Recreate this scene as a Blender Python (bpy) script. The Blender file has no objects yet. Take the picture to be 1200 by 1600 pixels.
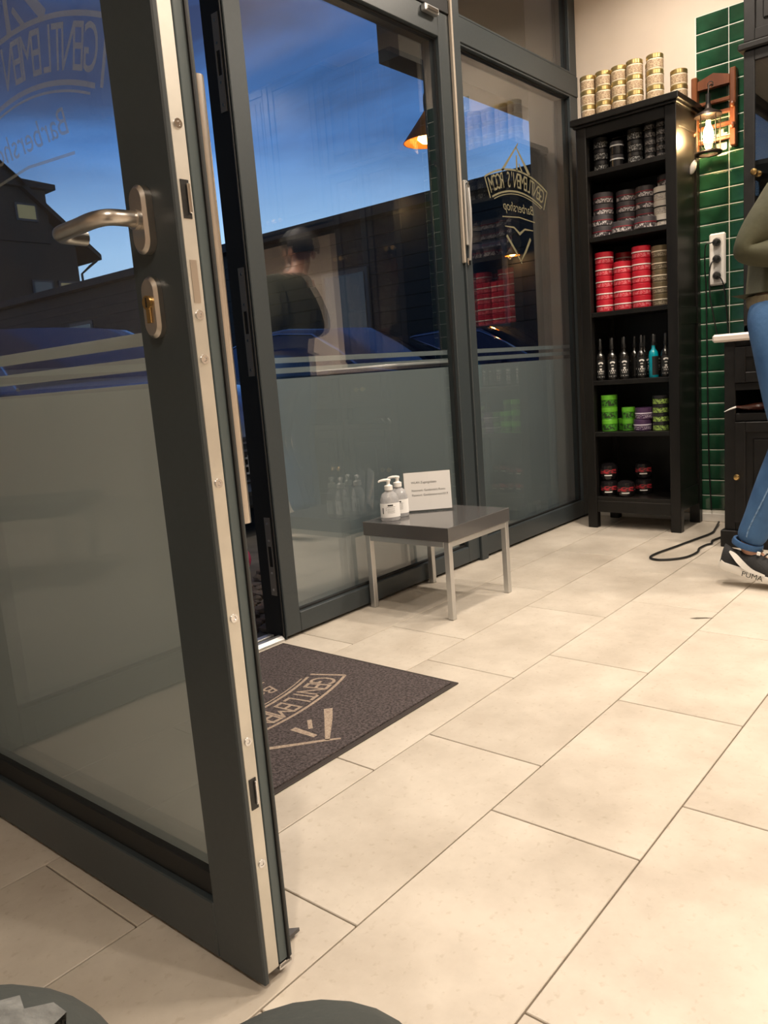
import bpy, bmesh, math, random
from mathutils import Vector, Matrix
random.seed(7)
scene = bpy.context.scene
COL = scene.collection
PI = math.pi
R = math.radians

# ------------------------------------------------------------------ camera
cam_d = bpy.data.cameras.new('camera')
cam = bpy.data.objects.new('camera', cam_d)
COL.objects.link(cam)
scene.camera = cam
CAM = Vector((-0.9766, -0.7967, 0.8510))
FPX = 1234.92
yaw, pitch, roll = R(40.3314), R(9.7818), R(-4.4718)
fw = Vector((math.cos(yaw) * math.cos(pitch), math.sin(yaw) * math.cos(pitch), -math.sin(pitch)))
r0 = Vector((math.sin(yaw), -math.cos(yaw), 0))
u0 = r0.cross(fw)
rt = math.cos(roll) * r0 + math.sin(roll) * u0
up = -math.sin(roll) * r0 + math.cos(roll) * u0
M = Matrix((rt, up, -fw)).transposed().to_4x4()
M.translation = CAM
cam.matrix_world = M
cam_d.sensor_fit = 'VERTICAL'
cam_d.sensor_height = 24.0
cam_d.lens = FPX / 1600.0 * 24.0
cam_d.clip_start = 0.02
cam_d.clip_end = 300

scene.view_settings.view_transform = 'Standard'
scene.view_settings.look = 'None'
scene.view_settings.gamma = 1.0
scene.view_settings.exposure = 0.28
scene.view_settings.use_curve_mapping = False

# ------------------------------------------------------------------ world: dusk sky with clouds
w = bpy.data.worlds.new('dusk_sky')
scene.world = w
w.use_nodes = True
nt = w.node_tree
nt.nodes.clear()
def N(t, **k):
    n = nt.nodes.new(t)
    for a, b in k.items():
        setattr(n, a, b)
    return n
def L(a, b):
    nt.links.new(a, b)
tc = N('ShaderNodeTexCoord')
sep = N('ShaderNodeSeparateXYZ')
L(tc.outputs['Generated'], sep.inputs[0])
grad = N('ShaderNodeValToRGB')
cr = grad.color_ramp
cr.elements[0].position = 0.0
cr.elements[0].color = (0.62, 0.82, 1.0, 1)
cr.elements[1].position = 0.62
cr.elements[1].color = (0.022, 0.048, 0.15, 1)
e = cr.elements.new(0.16); e.color = (0.40, 0.64, 0.96, 1)
e = cr.elements.new(0.27); e.color = (0.10, 0.27, 0.66, 1)
e = cr.elements.new(0.42); e.color = (0.035, 0.095, 0.28, 1)
L(sep.outputs['Z'], grad.inputs[0])
mp = N('ShaderNodeMapping')
mp.inputs['Scale'].default_value = (1.0, 1.0, 2.6)
mp.inputs['Location'].default_value = (0.35, 0.1, 0.42)
L(tc.outputs['Generated'], mp.inputs[0])
nz = N('ShaderNodeTexNoise')
nz.inputs['Scale'].default_value = 2.6
nz.inputs['Detail'].default_value = 6
nz.inputs['Roughness'].default_value = 0.55
nz.inputs['Distortion'].default_value = 0.5
L(mp.outputs[0], nz.inputs[0])
cm = N('ShaderNodeValToRGB')
cm.color_ramp.elements[0].position = 0.42
cm.color_ramp.elements[1].position = 0.60
L(nz.outputs[0], cm.inputs[0])
cmul = N('ShaderNodeMath', operation='MULTIPLY')
cmul.inputs[1].default_value = 0.85
L(cm.outputs[0], cmul.inputs[0])
# clouds sit higher in the sky
hm = N('ShaderNodeMapRange')
hm.inputs[1].default_value = 0.19
hm.inputs[2].default_value = 0.33
L(sep.outputs['Z'], hm.inputs[0])
cm2 = N('ShaderNodeMath', operation='MULTIPLY')
L(cmul.outputs[0], cm2.inputs[0]); L(hm.outputs[0], cm2.inputs[1])
mx = N('ShaderNodeMixRGB')
mx.inputs[2].default_value = (0.032, 0.037, 0.078, 1)
L(cm2.outputs[0], mx.inputs[0]); L(grad.outputs[0], mx.inputs[1])
bg = N('ShaderNodeBackground')
bg.inputs[1].default_value = 1.0
L(mx.outputs[0], bg.inputs[0])
wo = N('ShaderNodeOutputWorld')
L(bg.outputs[0], wo.inputs[0])

# ------------------------------------------------------------------ materials
MATS = {}
def mat(name, col, rough=0.5, metal=0.0, noise=0.0, nscale=20.0, bump=0.0, bscale=60.0, spec=0.5,
        emit=None, estr=0.0, col2=None, coat=0.0, trans=0.0, objrand=0.0, stretch=(1, 1, 1)):
    if name in MATS:
        return MATS[name]
    m = bpy.data.materials.new(name)
    m.use_nodes = True
    t = m.node_tree
    b = t.nodes['Principled BSDF']
    b.inputs['Base Color'].default_value = (*col, 1)
    b.inputs['Roughness'].default_value = rough
    b.inputs['Metallic'].default_value = metal
    b.inputs['Specular IOR Level'].default_value = spec
    b.inputs['Coat Weight'].default_value = coat
    b.inputs['Transmission Weight'].default_value = trans
    if emit:
        b.inputs['Emission Color'].default_value = (*emit, 1)
        b.inputs['Emission Strength'].default_value = estr
    if noise > 0 or col2 or bump > 0:
        g = t.nodes.new('ShaderNodeTexCoord')
        mpn = t.nodes.new('ShaderNodeMapping')
        mpn.inputs['Scale'].default_value = stretch
        t.links.new(g.outputs['Object'], mpn.inputs[0])
    if noise > 0 or col2:
        n = t.nodes.new('ShaderNodeTexNoise')
        n.inputs['Scale'].default_value = nscale
        n.inputs['Detail'].default_value = 5
        t.links.new(mpn.outputs[0], n.inputs[0])
        rp = t.nodes.new('ShaderNodeValToRGB')
        rp.color_ramp.elements[0].position = 0.35
        rp.color_ramp.elements[1].position = 0.65
        c2 = col2 if col2 else tuple(c * (1 - noise) for c in col)
        c1 = col if col2 else tuple(min(1, c * (1 + noise)) for c in col)
        rp.color_ramp.elements[0].color = (*c2, 1)
        rp.color_ramp.elements[1].color = (*c1, 1)
        t.links.new(n.outputs[0], rp.inputs[0])
        out = rp.outputs[0]
        t.links.new(out, b.inputs['Base Color'])
    if bump > 0:
        n2 = t.nodes.new('ShaderNodeTexNoise')
        n2.inputs['Scale'].default_value = bscale
        n2.inputs['Detail'].default_value = 4
        t.links.new(mpn.outputs[0], n2.inputs[0])
        bp = t.nodes.new('ShaderNodeBump')
        bp.inputs['Strength'].default_value = bump
        bp.inputs['Distance'].default_value = 0.004
        t.links.new(n2.outputs[0], bp.inputs['Height'])
        t.links.new(bp.outputs[0], b.inputs['Normal'])
    MATS[name] = m
    return m

def mat_pane(name='window_glass', r_0=0.155, tint=(0.94, 0.965, 0.97)):
    if name in MATS:
        return MATS[name]
    m = bpy.data.materials.new(name)
    m.use_nodes = True
    t = m.node_tree
    t.nodes.clear()
    o = t.nodes.new('ShaderNodeOutputMaterial')
    mixs = t.nodes.new('ShaderNodeMixShader')
    tr = t.nodes.new('ShaderNodeBsdfTransparent')
    tr.inputs[0].default_value = (*tint, 1)
    gl = t.nodes.new('ShaderNodeBsdfGlossy')
    gl.inputs['Roughness'].default_value = 0.0
    lw = t.nodes.new('ShaderNodeLayerWeight')
    lw.inputs[0].default_value = 0.5
    pw = t.nodes.new('ShaderNodeMath'); pw.operation = 'POWER'; pw.inputs[1].default_value = 5
    ml = t.nodes.new('ShaderNodeMath'); ml.operation = 'MULTIPLY_ADD'
    ml.inputs[1].default_value = 1 - r_0
    ml.inputs[2].default_value = r_0
    t.links.new(lw.outputs['Facing'], pw.inputs[0])
    t.links.new(pw.outputs[0], ml.inputs[0])
    t.links.new(ml.outputs[0], mixs.inputs[0])
    t.links.new(tr.outputs[0], mixs.inputs[1])
    t.links.new(gl.outputs[0], mixs.inputs[2])
    t.links.new(mixs.outputs[0], o.inputs[0])
    MATS[name] = m
    return m

def mat_film(name='frosted_film', col=(0.33, 0.37, 0.375)):
    if name in MATS:
        return MATS[name]
    m = bpy.data.materials.new(name)
    m.use_nodes = True
    t = m.node_tree
    t.nodes.clear()
    o = t.nodes.new('ShaderNodeOutputMaterial')
    d = t.nodes.new('ShaderNodeBsdfDiffuse'); d.inputs[0].default_value = (*col, 1)
    tl = t.nodes.new('ShaderNodeBsdfTranslucent'); tl.inputs[0].default_value = (0.70, 0.70, 0.66, 1)
    mx_ = t.nodes.new('ShaderNodeMixShader'); mx_.inputs[0].default_value = 0.42
    t.links.new(d.outputs[0], mx_.inputs[1]); t.links.new(tl.outputs[0], mx_.inputs[2])
    t.links.new(mx_.outputs[0], o.inputs[0])
    MATS[name] = m
    return m

def mat_faint(name, col, cover):
    m = bpy.data.materials.new(name); m.use_nodes = True; t = m.node_tree; t.nodes.clear()
    o = t.nodes.new('ShaderNodeOutputMaterial'); tr = t.nodes.new('ShaderNodeBsdfTransparent')
    d = t.nodes.new('ShaderNodeBsdfDiffuse'); d.inputs[0].default_value = (*col, 1)
    x = t.nodes.new('ShaderNodeMixShader'); x.inputs[0].default_value = cover
    t.links.new(tr.outputs[0], x.inputs[1]); t.links.new(d.outputs[0], x.inputs[2]); t.links.new(x.outputs[0], o.inputs[0])
    MATS[name] = m
    return m

def mat_tile_floor():
    m = bpy.data.materials.new('floor_tile')
    m.use_nodes = True
    t = m.node_tree
    b = t.nodes['Principled BSDF']
    g = t.nodes.new('ShaderNodeNewGeometry')
    oi = t.nodes.new('ShaderNodeObjectInfo')
    n = t.nodes.new('ShaderNodeTexNoise'); n.inputs['Scale'].default_value = 4.5; n.inputs['Detail'].default_value = 8
    n.inputs['Roughness'].default_value = 0.62; n.noise_dimensions = '4D'
    wv = t.nodes.new('ShaderNodeMath'); wv.operation = 'MULTIPLY'; wv.inputs[1].default_value = 9.0
    t.links.new(oi.outputs['Random'], wv.inputs[0]); t.links.new(wv.outputs[0], n.inputs['W'])
    t.links.new(g.outputs['Position'], n.inputs['Vector'])
    rp = t.nodes.new('ShaderNodeValToRGB')
    rp.color_ramp.elements[0].position = 0.30; rp.color_ramp.elements[0].color = (0.44, 0.385, 0.315, 1)
    rp.color_ramp.elements[1].position = 0.66; rp.color_ramp.elements[1].color = (0.62, 0.56, 0.475, 1)
    t.links.new(n.outputs[0], rp.inputs[0])
    n2 = t.nodes.new('ShaderNodeTexNoise'); n2.inputs['Scale'].default_value = 70; n2.inputs['Detail'].default_value = 3
    t.links.new(g.outputs['Position'], n2.inputs['Vector'])
    rp2 = t.nodes.new('ShaderNodeValToRGB')
    rp2.color_ramp.elements[0].position = 0.28; rp2.color_ramp.elements[0].color = (0.88, 0.86, 0.83, 1)
    rp2.color_ramp.elements[1].position = 0.40; rp2.color_ramp.elements[1].color = (1, 1, 1, 1)
    t.links.new(n2.outputs[0], rp2.inputs[0])
    ml = t.nodes.new('ShaderNodeMixRGB'); ml.blend_type = 'MULTIPLY'; ml.inputs[0].default_value = 1
    t.links.new(rp.outputs[0], ml.inputs[1]); t.links.new(rp2.outputs[0], ml.inputs[2])
    t.links.new(ml.outputs[0], b.inputs['Base Color'])
    b.inputs['Roughness'].default_value = 0.42
    b.inputs['Specular IOR Level'].default_value = 0.35
    MATS['floor_tile'] = m
    return m

def mat_print(name, base, ink, scale=(60, 60, 60), thr=0.5, rough=0.45):
    """flat print of small blocky marks (lettering too small to read) on a label"""
    if name in MATS:
        return MATS[name]
    m = bpy.data.materials.new(name)
    m.use_nodes = True
    t = m.node_tree
    b = t.nodes['Principled BSDF']
    g = t.nodes.new('ShaderNodeTexCoord')
    mp_ = t.nodes.new('ShaderNodeMapping'); mp_.inputs['Scale'].default_value = scale
    t.links.new(g.outputs['Object'], mp_.inputs[0])
    v = t.nodes.new('ShaderNodeTexVoronoi'); v.inputs['Scale'].default_value = 1.0; v.distance = 'CHEBYCHEV'
    t.links.new(mp_.outputs[0], v.inputs[0])
    sp = t.nodes.new('ShaderNodeSeparateColor')
    t.links.new(v.outputs['Color'], sp.inputs[0])
    gt = t.nodes.new('ShaderNodeMath'); gt.operation = 'GREATER_THAN'; gt.inputs[1].default_value = thr
    t.links.new(sp.outputs[0], gt.inputs[0])
    mxr = t.nodes.new('ShaderNodeMixRGB')
    mxr.inputs[1].default_value = (*base, 1); mxr.inputs[2].default_value = (*ink, 1)
    t.links.new(gt.outputs[0], mxr.inputs[0])
    t.links.new(mxr.outputs[0], b.inputs['Base Color'])
    b.inputs['Roughness'].default_value = rough
    MATS[name] = m
    return m

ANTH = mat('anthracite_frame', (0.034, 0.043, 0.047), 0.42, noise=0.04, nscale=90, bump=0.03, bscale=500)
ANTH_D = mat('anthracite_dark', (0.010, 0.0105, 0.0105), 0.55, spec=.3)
GASKET = mat('black_rubber', (0.008, 0.008, 0.008), 0.6)
STEEL = mat('brushed_steel', (0.62, 0.58, 0.53), 0.30, metal=1.0, noise=0.06, nscale=40, stretch=(1, 1, 0.05))
LOCKST = mat('lock_strip_steel', (0.66, 0.64, 0.58), 0.40, metal=0.75, noise=0.08, nscale=14)
CHROME = mat('chrome', (0.75, 0.75, 0.76), 0.12, metal=1.0)
ALU = mat('satin_aluminium', (0.60, 0.60, 0.59), 0.36, metal=0.85)
BRASS = mat('brass', (0.60, 0.40, 0.16), 0.28, metal=1.0)
GLASS = mat_pane()
FILM = mat_film()
WALL = mat('wall_plaster', (0.72, 0.62, 0.52), 0.85, noise=0.03, nscale=5, bump=0.08, bscale=120)
CEIL = mat('ceiling_paint', (0.80, 0.76, 0.70), 0.9, noise=0.02, nscale=4)
GROUT = mat('floor_grout', (0.15, 0.115, 0.08), 0.9, noise=0.1)
GROUTW = mat('white_grout', (0.80, 0.78, 0.70), 0.8)
TILEF = mat_tile_floor()
GREEN = mat('green_glazed_tile', (0.013, 0.060, 0.030), 0.08, noise=0.35, nscale=7, spec=0.6, bump=0.05, bscale=9)
BLACKW = mat('black_painted_wood', (0.0075, 0.0068, 0.006), 0.36, spec=.35, noise=0.2, nscale=30, stretch=(1, 1, 0.1), bump=0.04, bscale=150)
BLACKW2 = mat('black_cabinet_paint', (0.009, 0.0085, 0.0085), 0.5, spec=.3, noise=0.2, nscale=25, bump=0.05, bscale=120)
WHITE = mat('white_paint', (0.78, 0.74, 0.68), 0.5)
WHITEP = mat('white_plastic', (0.82, 0.80, 0.76), 0.35)
BLACKP = mat('black_plastic', (0.012, 0.012, 0.012), 0.4)

# ------------------------------------------------------------------ mesh helpers
def nb():
    return bmesh.new()

def box(bm, x0, x1, y0, y1, z0, z1, bev=0.0):
    x0, x1 = min(x0, x1), max(x0, x1); y0, y1 = min(y0, y1), max(y0, y1); z0, z1 = min(z0, z1), max(z0, z1)
    t = bmesh.new() if bev > 0 else bm
    vs = [t.verts.new((x, y, z)) for x in (x0, x1) for y in (y0, y1) for z in (z0, z1)]
    for f in ((0, 1, 3, 2), (4, 6, 7, 5), (0, 4, 5, 1), (2, 3, 7, 6), (0, 2, 6, 4), (1, 5, 7, 3)):
        t.faces.new([vs[i] for i in f])
    if bev > 0:
        bmesh.ops.bevel(t, geom=t.edges[:], offset=bev, segments=1, affect='EDGES')
        me = bpy.data.meshes.new('tmp'); t.to_mesh(me); bm.from_mesh(me)
        bpy.data.meshes.remove(me); t.free()
    return bm

def lathe(bm, prof, n=24, c=(0, 0, 0), axis='z'):
    """prof = [(r, h)...] revolved; closes on r==0 ends"""
    c = Vector(c)
    def P(r, h, a):
        p = (r * math.cos(a), r * math.sin(a), h)
        if axis == 'x':
            p = (h, p[0], p[1])
        elif axis == 'y':
            p = (p[0], h, p[1])
        return c + Vector(p)
    rings = []
    for r, h in prof:
        if r <= 1e-6:
            rings.append([bm.verts.new(P(0, h, 0))])
        else:
            rings.append([bm.verts.new(P(r, h, 2 * PI * i / n)) for i in range(n)])
    for a, b in zip(rings, rings[1:]):
        for i in range(n):
            j = (i + 1) % n
            if len(a) == 1 and len(b) == 1:
                continue
            if len(a) == 1:
                bm.faces.new((a[0], b[j], b[i]))
            elif len(b) == 1:
                bm.faces.new((a[i], a[j], b[0]))
            else:
                bm.faces.new((a[i], a[j], b[j], b[i]))
    return bm

def cyl(bm, r, h0, h1, n=20, c=(0, 0, 0), axis='z'):
    return lathe(bm, [(0, h0), (r, h0), (r, h1), (0, h1)], n, c, axis)

def tube(bm, pts, rad, n=10, closed=False, caps=True):
    pts = [Vector(p) for p in pts]
    m = len(pts)
    rads = rad if isinstance(rad, (list, tuple)) else [rad] * m
    rings = []
    prev = None
    for i, p in enumerate(pts):
        if closed:
            d = pts[(i + 1) % m] - pts[i - 1]
        else:
            d = pts[min(i + 1, m - 1)] - pts[max(i - 1, 0)]
        d.normalize()
        if prev is None:
            a = Vector((0, 0, 1)) if abs(d.z) < 0.9 else Vector((1, 0, 0))
            s = d.cross(a).normalized()
        else:
            s = (prev - d * prev.dot(d))
            s = s.normalized() if s.length > 1e-6 else d.orthogonal().normalized()
        prev = s
        t = d.cross(s)
        rings.append([bm.verts.new(p + rads[i] * (math.cos(2 * PI * k / n) * s + math.sin(2 * PI * k / n) * t)) for k in range(n)])
    rr = list(zip(rings, rings[1:] + ([rings[0]] if closed else [])))
    if not closed:
        rr = list(zip(rings, rings[1:]))
    for a, b in rr:
        for k in range(n):
            j = (k + 1) % n
            bm.faces.new((a[k], a[j], b[j], b[k]))
    if caps and not closed:
        bm.faces.new(rings[0][::-1]); bm.faces.new(rings[-1])
    return bm

def smooth_path(pts, sub=6):
    """Catmull-Rom through the points"""
    P = [Vector(p) for p in pts]
    out = []
    for i in range(len(P) - 1):
        p0 = P[max(i - 1, 0)]; p1 = P[i]; p2 = P[i + 1]; p3 = P[min(i + 2, len(P) - 1)]
        for k in range(sub):
            t = k / sub
            out.append(0.5 * ((2 * p1) + (p2 - p0) * t + (2 * p0 - 5 * p1 + 4 * p2 - p3) * t * t + (3 * p1 - p0 - 3 * p2 + p3) * t ** 3))
    out.append(P[-1])
    return out

def prism(bm, poly, f, h0, h1):
    """poly 2D list, f(u, v, h) -> 3D"""
    a = [bm.verts.new(f(u, v, h0)) for u, v in poly]
    b = [bm.verts.new(f(u, v, h1)) for u, v in poly]
    n = len(poly)
    bm.faces.new(a[::-1]); bm.faces.new(b)
    for i in range(n):
        j = (i + 1) % n
        bm.faces.new((a[i], a[j], b[j], b[i]))
    return bm

def wloc(o):
    v = Vector((0, 0, 0))
    while o is not None:
        v += o.location
        o = o.parent
    return v

def obj(name, bm, m, parent=None, smooth=False, angle=35):
    if parent is not None:
        bmesh.ops.translate(bm, verts=bm.verts[:], vec=-wloc(parent))
    bmesh.ops.recalc_face_normals(bm, faces=bm.faces[:])
    me = bpy.data.meshes.new(name)
    bm.to_mesh(me); bm.free()
    if smooth:
        me.polygons.foreach_set('use_smooth', [True] * len(me.polygons))
        me.set_sharp_from_angle(angle=R(angle))
    me.materials.append(m)
    o = bpy.data.objects.new(name, me)
    COL.objects.link(o)
    if parent is not None:
        o.parent = parent
    return o

def tag(o, label, cat, group=None):
    o['label'] = label; o['category'] = cat
    if group: o['group'] = group
    return o

def thing(name, label, cat, loc=(0, 0, 0), group=None):
    o = bpy.data.objects.new(name, None)
    o.empty_display_size = 0.05
    COL.objects.link(o); o.location = loc
    return tag(o, label, cat, group)

def struct(name, bm=None, m=None, label=None, cat=None, smooth=False, loc=(0, 0, 0)):
    if bm is None:
        o = bpy.data.objects.new(name, None); COL.objects.link(o); o.location = loc
        o.empty_display_size = 0.05
    else:
        o = obj(name, bm, m, None, smooth)
    o['kind'] = 'structure'
    if label: o['label'] = label
    if cat: o['category'] = cat
    return o

def dup(root, loc, rotz=0.0, label=None, group=None):
    r = root.copy(); COL.objects.link(r); r.location = loc; r.rotation_euler = (0, 0, rotz)
    if label: r['label'] = label
    if group: r['group'] = group
    for ch in list(root.children):
        c = ch.copy(); COL.objects.link(c); c.parent = r
        for g in list(ch.children):
            d = g.copy(); COL.objects.link(d); d.parent = c
    return r

def text_bm(bm, s, f, size=1.0, align='CENTER', depth=0.0):
    """flat lettering: f(u, v, h)->3D"""
    cu = bpy.data.curves.new('t', 'FONT')
    cu.body = s; cu.size = size; cu.align_x = align; cu.align_y = 'CENTER'
    cu.resolution_u = 3
    o = bpy.data.objects.new('t', cu); COL.objects.link(o)
    dg = bpy.context.evaluated_depsgraph_get()
    me = bpy.data.meshes.new_from_object(o.evaluated_get(dg))
    bpy.data.objects.remove(o)
    t = bmesh.new(); t.from_mesh(me); bpy.data.meshes.remove(me)
    mp_ = {}
    for v in t.verts:
        mp_[v.index] = bm.verts.new(f(v.co.x, v.co.y, 0.0))
    for fc in t.faces:
        try:
            bm.faces.new([mp_[v.index] for v in fc.verts])
        except ValueError:
            pass
    t.free()
    return bm

def strip2d(bm, pts, width, f):
    """flat ribbon following 2D points"""
    P = [Vector((p[0], p[1])) for p in pts]
    ws = width if isinstance(width, (list, tuple)) else [width] * len(P)
    prev = None
    for i, p in enumerate(P):
        d = (P[min(i + 1, len(P) - 1)] - P[max(i - 1, 0)])
        if d.length < 1e-9: continue
        d.normalize(); n = Vector((-d.y, d.x)) * ws[i] / 2
        a = bm.verts.new(f(p.x + n.x, p.y + n.y, 0)); b = bm.verts.new(f(p.x - n.x, p.y - n.y, 0))
        if prev: bm.faces.new((prev[0], prev[1], b, a))
        prev = (a, b)
    return bm

def logo(bm, f0, lower=True, rz=0.0):
    """razors over an arched ribbon GENTLEMEN'S ROOM, Barbershop, and a lower pair of blades; metres, centred"""
    arc = lambda r, a0, a1, cy, n=20: [(r * math.sin(a0 + (a1 - a0) * i / n), cy + r * math.cos(a0 + (a1 - a0) * i / n)) for i in range(n + 1)]
    f = lambda u, v, h: f0(u, v + rz, h)
    # open razor pair
    strip2d(bm, [(0.0, 0.235), (-0.075, 0.165), (-0.115, 0.125)], [0.010, 0.018, 0.020], f)
    strip2d(bm, [(-0.02, 0.255), (0.0, 0.235), (0.135, 0.115)], [0.006, 0.009, 0.014], f)
    strip2d(bm, [(0.0, 0.20), (0.0, 0.13)], [0.012, 0.016], f)
    strip2d(bm, [(-0.05, 0.13), (-0.02, 0.165)], 0.010, f)
    f = f0
    # ribbon outlines
    Rr = 0.62; cy = -0.55
    strip2d(bm, arc(Rr + 0.062, -0.43, 0.43, cy), 0.008, f)
    strip2d(bm, arc(Rr - 0.032, -0.40, 0.40, cy), 0.008, f)
    strip2d(bm, arc(Rr - 0.044, -0.38, 0.38, cy), 0.004, f)
    for s in (-1, 1):
        strip2d(bm, [((Rr + 0.062) * math.sin(s * .43), cy + (Rr + 0.062) * math.cos(.43)), (s * 0.268, 0.035), ((Rr - 0.032) * math.sin(s * .43), cy + (Rr - 0.032) * math.cos(.43))], 0.008, f)
    s = "GENTLEMEN'S ROOM"
    n = len(s)
    for i, ch in enumerate(s):
        if ch == ' ': continue
        a = (i - (n - 1) / 2) / (n - 1) * 0.74
        def g(u, v, h, a=a):
            u *= 0.60
            rr = Rr + 0.014 + v
            aa = a + u / Rr
            return f(rr * math.sin(aa), cy + rr * math.cos(aa), h)
        text_bm(bm, ch, g, size=0.098)
    text_bm(bm, 'Barbershop', lambda u, v, h: f(u + 0.25 * v, v - 0.035, h), size=0.06)
    strip2d(bm, [(-0.15, -0.085), (0.0, -0.075), (0.15, -0.085)], 0.005, f)
    if not lower: return bm
    strip2d(bm, [(-0.13, -0.125), (-0.05, -0.125), (0.0, -0.15), (0.05, -0.125), (0.13, -0.125)], [0.004, 0.008, 0.014, 0.008, 0.004], f)
    strip2d(bm, [(-0.10, -0.165), (-0.05, -0.225), (0.0, -0.275)], [0.016, 0.014, 0.005], f)
    strip2d(bm, [(0.12, -0.165), (0.05, -0.225), (-0.01, -0.285)], [0.014, 0.012, 0.005], f)
    return bm

# ------------------------------------------------------------------ room shell
XW = 3.065      # back wall plane (shelf wall)
YF = 1.125      # facade inner face
XL = -3.4       # left wall
YR = -3.9       # rear wall
ZC = 2.85

floor = struct('floor', box(nb(), XL - .1, XW + .1, YR - .1, 1.21, -0.12, -0.004), GROUT, 'beige stone-look tiled shop floor', 'floor')
full = bmesh.new(); box(full, -0.2985, 0.2985, -0.1485, 0.1485, -0.010, 0.0, 0.0012)
me_full = bpy.data.meshes.new('tile'); full.to_mesh(me_full); full.free(); me_full.materials.append(TILEF)
offs = {0: 0.694 * .6, 1: 0.356 * .6}
for k in range(-13, 4):
    y0 = k * .3; y1 = y0 + .3
    o = offs[k % 2]
    for n in range(-8, 6):
        x0 = o + n * .6; x1 = x0 + .6
        if x1 < XL + .01 or x0 > XW - .01: continue
        if x0 >= XL and x1 <= XW and y1 <= 1.2 and y0 >= YR:
            t = bpy.data.objects.new('tile', me_full); COL.objects.link(t)
            t.location = ((x0 + x1) / 2, (y0 + y1) / 2, 0); t.parent = floor
        else:
            b = box(nb(), max(x0, XL) + .0015, min(x1, XW) - .0015, max(y0, YR) + .0015, min(y1, 1.2) - .0015, -0.010, 0.0, 0.001)
            obj('tile', b, TILEF, floor)

wall_back = struct('wall_back', box(nb(), XW, XW + .15, YR - .1, 1.21, -0.1, ZC + .1), WALL, 'cream plastered wall behind the black shelf', 'wall')
struct('wall_left', box(nb(), XL - .15, XL, YR - .1, 1.21, -0.1, ZC + .1), WALL)
struct('wall_rear', box(nb(), XL - .15, XW + .15, YR - .15, YR, -0.1, ZC + .1), WALL)
struct('ceiling', box(nb(), XL - .15, XW + .15, YR - .15, 1.21, ZC, ZC + .12), CEIL)
struct('wall_front', box(nb(), XL - .15, -2.05, YF, 1.21, 0, ZC), WALL)
# green metro tiles as pieces of the back wall
YG = 0.530
bk = box(nb(), XW - .0046, XW + .001, -0.27, YG + .004, 0.043, 2.353)
obj('grout_bed', bk, GROUTW, wall_back)
tb = bmesh.new()
def green_tile(y0, y1, z0, z1):
    t = bmesh.new()
    d = .008
    outer = [(y0, z0), (y1, z0), (y1, z1), (y0, z1)]
    inner = [(y0 + d, z0 + d), (y1 - d, z0 + d), (y1 - d, z1 - d), (y0 + d, z1 - d)]
    rings = [[t.verts.new((x, a, b)) for a, b in rg] for x, rg in ((XW - .001, outer), (XW - .0055, outer), (XW - .0075, inner))]
    for a, b in zip(rings, rings[1:]):
        for i in range(4):
            j = (i + 1) % 4
            t.faces.new((a[i], a[j], b[j], b[i]))
    t.faces.new(rings[2])
    return t
cols = [(YG - .0015, 0.3865), (0.3835, 0.2335), (0.2305, 0.0805), (0.0775, -0.0725), (-0.0755, -0.2255)]
tm = {}
ztop = 2.352
for ci, (ya, yb) in enumerate(cols):
    i = 0
    z = ztop
    while z - .0765 > 0.03:
        z1 = z - .0015; z0 = z - .075
        key = ci
        if key not in tm:
            b = green_tile(yb, ya, -0.0362, 0.0362)
            bmesh.ops.recalc_face_normals(b, faces=b.faces[:])
            me = bpy.data.meshes.new('tile'); b.to_mesh(me); b.free(); me.materials.append(GREEN); tm[key] = me
        t = bpy.data.objects.new('tile', tm[key]); COL.objects.link(t)
        t.location = (0, 0, (z0 + z1) / 2); t.parent = wall_back
        z -= .0765
struct('baseboard_back', box(nb(), XW - .012, XW, -0.3, 1.12, 0.0005, 0.042, .002), WHITE)

# ------------------------------------------------------------------ facade glazing
def glazing(name, x0, x1, z0, z1, film=True, zf=0.865, gl_y=(1.150, 1.174), gx=None, label=None, frame=None):
    """frame = (left, right, bottom, top) widths; outer box x0..x1, z0..z1"""
    s = struct(name, label=label, cat='window', loc=((x0 + x1) / 2, YF, z0))
    fl, fr, fb, ft = frame
    y0, y1 = YF, 1.215
    for nm, a in (('stile', (x0, x0 + fl, y0, y1, z0, z1)), ('stile', (x1 - fr, x1, y0, y1, z0, z1)),
                  ('bottom_rail', (x0 + fl, x1 - fr, y0, y1, z0, z0 + fb)), ('top_rail', (x0 + fl, x1 - fr, y0, y1, z1 - ft, z1))):
        obj(nm, box(nb(), *a, .0025), ANTH, s)
    ix0, ix1, iz0, iz1 = x0 + fl, x1 - fr, z0 + fb, z1 - ft
    g = nb()
    t = .007
    for a in ((ix0, ix0 + t, iz0, iz1), (ix1 - t, ix1, iz0, iz1), (ix0 + t, ix1 - t, iz0, iz0 + t), (ix0 + t, ix1 - t, iz1 - t, iz1)):
        box(g, a[0], a[1], gl_y[0] - .008, gl_y[0] + .0005, a[2], a[3])
    obj('gasket', g, GASKET, s)
    obj('pane', box(nb(), ix0, ix1, gl_y[0], gl_y[1], iz0, iz1), GLASS, s)
    if film:
        fy0, fy1 = gl_y[1] + .0008, gl_y[1] + .0016
        obj('frosted_film', box(nb(), ix0 + .002, ix1 - .002, fy0, fy1, iz0, zf), FILM, s)
        for za, zb in ((.883, .901), (.917, .935)):
            obj('frosted_stripe', box(nb(), ix0 + .002, ix1 - .002, fy0, fy1, za, zb), FILM, s)
    return s

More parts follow.
